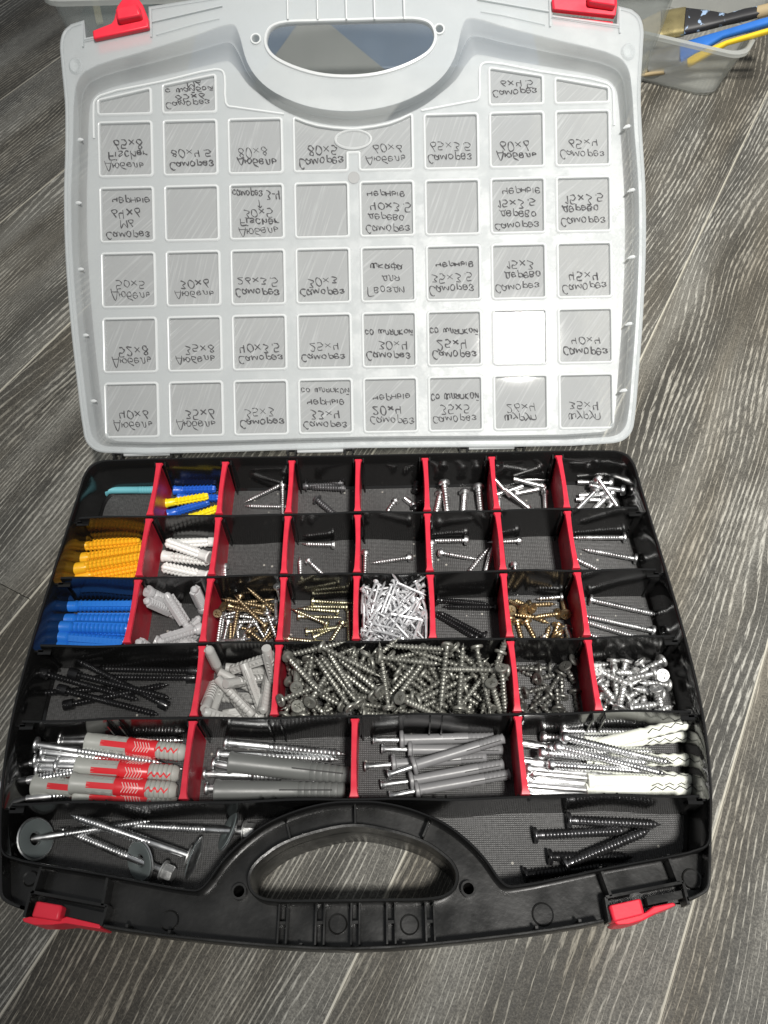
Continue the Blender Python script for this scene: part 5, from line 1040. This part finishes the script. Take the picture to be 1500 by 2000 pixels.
heap('dark', '52 -3479 -715 57 6 -6 -81 -203 -3451 -718 83 16 11 50 954 -3497 -718 12 4 -19 -96 163 -3477 -651 76 -15 24 -56 -519 -3449 -718 82 -17 -9 51 1100 -3538 -639 74 54 -11 -36 1489 -3515 -718 64 12 15 73 503 -3585 -673 35 6 -25 -89 178 -3642 -600 34 0 24 90 1563 -3711 -606 81 51 5 25 470 -3535 -576 24 -61 -52 52 181 -3561 -508 75 44 17 44 -323 -3679 -599 47 81 33 -1 -177 -3633 -492 22 -34 -6 90 -274 -3430 -599 95 -26 -6 3 1472 -3471 -620 47 -34 34 -73 -450 -3427 -522 77 -32 -5 -54 578 -3443 -606 55 20 49 63 1587 -3504 -606 84 8 23 46 254 -3383 -566 7 -93 -32 9 745 -3488 -584 24 -50 -64 51 1003 -3594 -585 27 -31 -62 66 754 -3530 -482 91 35 13 11 -217 -3227 -550 15 -97 15 -4 1244 -3569 -536 59 62 47 19 1885 -3147 -318 72 -7 -67 7 -829 -3488 -718 14 68 69 13 -814 -3900 -334 58 16 76 -20 -489 -3234 -496 19 13 92 -30 514 -3374 -536 29 -20 42 -82 -602 -3366 -463 2 91 -35 15 26 -3462 -448 44 -71 43 -30 820 -3422 -423 46 -21 -20 83 21 -3371 -368 74 -51 -16 38 -453 -3083 -428 11 -1 96 22 1258 -3394 -501 7 -15 -91 35 250 -3283 -351 21 18 11 94 1489 -3275 -569 36 -90 13 -13 301 -3132 -367 43 85 9 -27 663 -3483 -372 20 -59 73 -25 -839 -3491 -558 58 23 16 75 284 -3617 -350 37 4 -3 -92 -670 -3446 -435 5 86 -48 -5 548 -3638 -268 29 7 13 94 63 -3445 -283 43 -4 28 -84 661 -3453 -272 19 4 -88 -40 778 -3293 -277 18 96 -15 -1 -182 -3416 -264 88 11 -13 -41 188 -3519 -216 69 -5 -22 68 -588 -3487 -364 51 -55 45 -45 1099 -3260 -464 92 -5 35 -4 575 -3390 -163 73 -58 28 -19 235 -3245 -24 46 -81 -33 -10 1590 -3447 -427 60 5 30 73 575 -3203 -79 96 5 17 16 518 -3592 -84 86 15 -37 28 1379 -3416 -410 5 87 -44 14 977 -3437 -296 4 25 26 92 482 -3833 -258 80 56 11 -12 -427 -3197 -202 51 82 4 21 -241 -3596 -183 9 46 -75 -45 1427 -3306 -355 14 9 39 89 -60 -3527 -132 47 -21 70 -48 1612 -3260 -338 12 -92 16 -30 1395 -3443 -307 26 89 28 20 1605 -3484 -265 35 16 -15 90 -200 -3308 -162 91 19 -10 34 1104 -3560 -249 50 -2 -29 80 752 -3454 -124 60 69 -2 -37 -627 -3651 -301 40 80 -42 0 1276 -3165 -359 93 24 -23 1 259 -3718 -153 46 -87 8 2 846 -3711 -214 24 -91 30 4 869 -3639 -160 82 -46 27 -15 1822 -3326 -373 20 75 -46 40 1570 -3349 -188 73 -54 37 -10 1177 -3682 -197 93 -5 12 -32 -497 -3615 -193 24 -21 -24 90 1564 -3707 -478 5 -31 -57 -75 494 -3918 -289 96 19 15 -4 -744 -3525 -183 75 32 23 52 294 -3754 -33 4 2 98 -15 1526 -3585 -152 32 84 40 14 -611 -3516 -146 69 -26 -25 61 -577 -3652 -21 72 59 33 5 1226 -3085 -302 65 -69 17 21 820 -3132 39 3 17 -37 90 -523 -3713 -63 20 -4 17 -95 848 -3691 -81 16 -23 86 -41 365 -3508 91 64 12 7 74 -189 -3435 77 13 83 -51 14 -401 -3534 -28 54 -60 -19 54 1622 -3530 -82 13 -74 64 6 -81 -3494 -17 8 36 92 -8 988 -3785 -136 6 -18 97 -3 -206 -3531 27 35 -27 -48 74 1148 -3629 -79 96 1 9 23 1335 -3515 16 39 -63 -58 31 -760 -3371 -133 61 -27 23 70 1811 -3776 -367 5 78 -21 -57 1118 -3521 45 18 -62 71 -24 822 -3918 -14 18 87 7 -42 1719 -3551 -167 9 -56 80 13 1096 -3261 -58 16 1 -14 97 31 -3472 46 34 21 73 53 -285 -3565 28 8 -46 -85 19 1510 -3454 63 12 4 -98 7 699 -3328 82 97 -11 16 2 664 -3606 41 1 -49 79 -34 -60 -3319 76 83 -49 14 -20 1876 -3703 -219 65 -35 66 -8 -525 -3083 -48 16 95 -2 20 -649 -3464 36 5 88 -42 18')
heap('silver', '3927 -3726 -707 64 -15 23 -71 3817 -3772 -661 68 50 -37 -36 3780 -3263 -710 71 -17 -10 66 3611 -3613 -710 69 11 16 68 3897 -3239 -662 78 -40 38 -26 3703 -3515 -590 60 -75 -20 12 3412 -3645 -707 2 53 -83 -12 3552 -3258 -662 54 26 -2 -79 3565 -3284 -530 6 29 -47 82 3246 -3713 -706 60 65 36 26 3768 -3352 -587 87 43 5 20 3705 -3739 -580 78 -22 -16 55 3420 -3256 -649 48 48 -20 -69 3387 -3910 -710 1 5 -55 -82 3251 -3544 -647 11 85 -49 6 3798 -3550 -513 15 1 -87 44 3899 -3450 -509 12 3 -96 19 3411 -3541 -596 27 64 -60 -38 3518 -3742 -580 73 60 11 27 4064 -3865 -540 65 32 -67 7 3920 -3675 -506 76 22 38 -45 3219 -3533 -552 83 -25 -18 45 3319 -3909 -515 21 -96 2 -11 3254 -3333 -621 66 -59 9 42 4040 -3291 -573 78 0 55 27 3901 -3202 -533 16 -16 72 -64 3108 -3291 -550 62 -23 67 31 3447 -3614 -507 70 43 37 41 3269 -3094 -706 2 -99 -4 4 3697 -3762 -476 98 14 4 7 3244 -3560 -456 77 -45 42 -12 3247 -3231 -594 22 -14 60 74 3910 -3817 -512 93 28 14 16 3719 -3351 -485 1 11 -55 -82 3389 -3387 -459 90 33 -9 -23')
heap('short', '2731 -3378 -713 74 12 16 63 2468 -3651 -713 50 -78 -27 23 2248 -3170 -713 9 27 93 17 2426 -3110 -713 3 8 97 -20 2783 -3136 -611 40 -14 89 9 2264 -3183 -570 2 15 -22 95 2709 -3721 -713 40 -31 -46 72 2512 -3783 -646 36 -7 -55 73 2547 -3266 -664 58 75 28 -8 2622 -3368 -679 45 -13 56 -67 2895 -3639 -713 17 -69 68 -11 2393 -3523 -713 29 -37 74 -47 2190 -3598 -713 64 46 -30 -51 2837 -3275 -607 84 -3 46 -24 2381 -3466 -603 87 -46 -5 13 2631 -3585 -614 71 -20 -6 66 2394 -3620 -644 23 18 -53 -78 2258 -3828 -604 76 49 -33 -21 2322 -3881 -675 15 -13 55 80')
# ================================================================ behind the lid: storage bin, tub with paint brushes
def bin_box(name, C, e1, e2, W_, D_, z0, z1, flare, mat, rim, label, cat, rimw=.08):
    """open tapering tub: C = front corner at the rim, e1 runs along the front, e2 backwards"""
    e1 = Vector((*e1, 0)).normalized(); e2 = Vector((*e2, 0)).normalized()
    root = empty(name, (C[0], C[1], z0)); tag(root, label, cat)
    inv = Matrix.Translation(Vector((C[0], C[1], z0)) * -S)
    def ring(t, z, g=0., r=.35):
        f = flare * (1 - t) + g; p = rrect(f, f, W_ - f, D_ - f, r, 5)
        return [tuple(Vector((C[0], C[1], 0)) + e1 * a + e2 * b + Vector((0, 0, z))) for a, b in p]
    H_ = z1 - z0; m = MB(); zz = lambda t: z0 + H_ * t
    m.loft([ring(0, z0, .08), ring(0, z0 + .03, .01), ring(.10, zz(.10)), ring(.12, zz(.13), .012), ring(.5, zz(.5)), ring(1, z1), ring(1, z1, .03), ring(.5, zz(.5), .03), ring(.12, zz(.13), .04), ring(0.02, z0 + .05, .06)])
    m.add(ring(0.0, z0 + .03, .07), [tuple(range(len(ring(0, 0))))])
    o = m.build('bin_wall', mat, root); o.matrix_local = inv
    m = MB(); m.loft([ring(1, z1 - .10, -.0), ring(1, z1 - .10, -rimw), ring(1, z1 - .02, -rimw - .01), ring(1, z1, -rimw + .01), ring(1, z1 + .01, 0), ring(1, z1 - .02, .02), ring(1, z1 - .06, .025)])
    o = m.build('rim', rim, root); o.matrix_local = inv
    return root
bin_box('storage_bin', (-4.75, 6.15), (1, 0), (0, 1), 9.9, 6.5, ZF, 3.75, .45, BINM, TUBR, 'large clear plastic storage bin standing behind the frosted lid', 'storage bin')
def flatbox(nm, m4, sx, sy, sz, mat, label, cat, bev=.03):
    m = MB(); m.box(-sx, -sy, -sz, sx, sy, sz); o = m.build(nm, mat, None, bevel=bev); o.matrix_local = m4; return tag(o, label, cat)
BLUEBOX = pm('dusty_blue_card', (.10, .14, .21), .55, var=.12, vs=30, bump=.1)
GREYCARD = pm('grey_card', (.20, .205, .20), .5, var=.08, vs=20)
flatbox('carton', Matrix.Translation(Vector((.1, 9.3, .9)) * S), 3.2, 1.9, 1.0, BLUEBOX, 'dusty blue carton inside the clear bin, seen through the handle hole', 'carton')
m = MB(); P3 = [lp(540, 150, .3), lp(615, 36, .3), lp(770, 160, .3), lp(700, 210, .3)]
gp = [at(470, 200, 2.0), at(600, 20, 2.0), at(612, 20, 2.0), at(800, 175, 2.0), at(700, 300, 2.0)]
poly = [(p.x, p.y) for p in gp]
m.plate(poly, 1.94, 2.0); o = m.build('grey_panel', GREYCARD, None, bevel=.01); tag(o, 'grey pointed card lying over the blue carton in the bin', 'card')
m = MB(); a = at(196, 48, 2.2); b = at(176, -50, 2.2); m.bar(a, b, .13, .05); o = m.build('wooden_stick', pm('pale_wood', (.55, .50, .33), .6), None, bevel=.01); tag(o, 'pale wooden stick inside the bin near the red latch', 'stick')
a = at(240, 70, 2.1); m = MB(); m.box(a.x - 1., a.y + .1, 1.6, a.x + .35, a.y + 2.6, 2.08); o = m.build('folded_cloth', pm('dark_teal_cloth', (.10, .13, .13), .9, bump=.5, bs=300), None, bevel=.06); tag(o, 'dark folded cloth under the pale stick in the bin', 'cloth')

ta_ = at(1452, 106, .4); tb_ = at(1262, 62, .4); TC_ = (ta_.x, ta_.y); E1_ = (tb_.x - ta_.x, tb_.y - ta_.y); E2_ = (-E1_[1] * -1, -E1_[0])
tub = bin_box('paint_brush_tub', TC_, E1_, E2_, 3.4, 4.6, ZF, .40, .42, TUBM, TUBR, 'small clear tub holding paint brushes, standing on the floor behind the case', 'tub', .06)
def rod(name, pts, rad, mat, parent=None, flat=1., n=12):
    m = MB(); m.tube(pts, rad, n, flat=flat); o = m.build(name, mat, parent, 60); return o
def spotted(name, c1, c2, thr, sc_):
    m, nt, b = nodes(name); N = nt.nodes; L = nt.links
    tc = N.new('ShaderNodeTexCoord'); n = N.new('ShaderNodeTexNoise'); n.inputs['Scale'].default_value = sc_; n.inputs['Detail'].default_value = 5; L.new(tc.outputs['Object'], n.inputs['Vector'])
    mr = N.new('ShaderNodeMapRange'); mr.inputs[1].default_value = thr; mr.inputs[2].default_value = thr + .03; L.new(n.outputs['Fac'], mr.inputs[0])
    mx = N.new('ShaderNodeMix'); mx.data_type = 'RGBA'; mx.inputs[6].default_value = (*c1, 1); mx.inputs[7].default_value = (*c2, 1); L.new(mr.outputs[0], mx.inputs[0])
    L.new(mx.outputs[2], b.inputs['Base Color']); b.inputs['Roughness'].default_value = .5; return m
BRK = spotted('black_handle_with_paint_splashes', (.02, .02, .022), (.30, .42, .60), .60, 90)
BRIS = pm('blond_bristle', (.40, .34, .22), .7, var=.4, vs=200, bump=.6, bs=900)
GOLDF = pm('brass_ferrule', (.62, .52, .26), .3, .9, var=.3, vs=60)
TINF = pm('tin_ferrule', (.5, .5, .5), .35, .8, var=.3, vs=60)
BLH = pm('blue_handle', (.03, .16, .55), .4, var=.2); YLH = pm('yellow_handle', (.88, .60, .03), .4); TAN = pm('tan_wood', (.42, .33, .19), .6, var=.2)
e1n = Vector((*E1_, 0)).normalized(); e2n = Vector((E2_[0], E2_[1], 0)).normalized(); TCv = Vector((*TC_, .4))
def inside(px, py, d_):          # point of the picture at distance d_ behind the tub's front rim
    r_ = ray(px, py); o_ = TCv + e2n * d_; t_ = (o_ - CAM).dot(e2n) / r_.dot(e2n); return CAM + r_ * t_
def brush(px, zs, wid, thick, mats, label):
    """px: picture points for bristle tip, ferrule start, ferrule end, handle neck, handle end"""
    P = [inside(x, y, d_) for (x, y), d_ in zip(px, zs)]
    root = empty('paint_brush', P[2]); tag(root, label, 'paint brush', 'paint brushes in the tub'); inv = Matrix.Translation(P[2] * -S)
    def seg(nm, pts, ws, ths, mat, n=14):
        m = MB(); rings = []
        d = (Vector(pts[-1]) - Vector(pts[0])).normalized(); sd = d.cross(Vector((0, -.4, .9))).normalized(); up = sd.cross(d)
        for p, w_, t_ in zip(pts, ws, ths):
            rings.append([tuple(Vector(p) + sd * w_ * (abs(math.cos(a)) ** .6) * math.copysign(1, math.cos(a)) + up * t_ * (abs(math.sin(a)) ** .6) * math.copysign(1, math.sin(a))) for a in [2 * math.pi * (j + .5) / n for j in range(n)]])
        m.loft(rings, cap=True); o = m.build(nm, mat, root, 50); o.matrix_local = inv; return o
    seg('bristles', [P[0], P[1]], [wid * .8, wid], [thick * .25, thick], mats[0])
    seg('ferrule', [P[1], P[1].lerp(P[2], .15), P[1].lerp(P[2], .85), P[2]], [wid * 1.04, wid, wid, wid * .98], [thick * 1.05, thick, thick, thick * .95], mats[1])
    q = [P[2], P[2].lerp(P[3], .5), P[3], P[3].lerp(P[4], .5), P[4]]
    seg('handle', q, [wid * .92, wid * .65, wid * .30, wid * .34, wid * .30], [thick * .9, thick * .9, thick * .8, thick * .9, thick * .7], mats[2])
    return root
brush([(1250, 62), (1292, 50), (1338, 42), (1420, 38), (1486, 22)], [.9, 1.0, 1.1, 1.3, 1.5], .36, .12, (BRIS, GOLDF, BRK), 'wide black brush with brass ferrule and paint-splashed handle lying uppermost')
m = MB(); a = inside(1480, 24, 1.5); b = inside(1560, 4, 1.6); rod('tan_stick', [a, b], .13, TAN); tag(bpy.data.objects['tan_stick'], 'round tan stick end beside the black brush handle', 'stick')
brush([(1230, 140), (1270, 120), (1330, 104), (1412, 68), (1560, 26)], [.5, .55, .6, .8, 1.1], .26, .10, (BRIS, TINF, BLH), 'brush with a blue handle lying under the black one')
brush([(1230, 146), (1300, 134), (1344, 122), (1420, 84), (1560, 44)], [.40, .42, .45, .55, .9], .13, .08, (TAN, TINF, YLH), 'slim brush with a yellow handle seen through the tub wall')
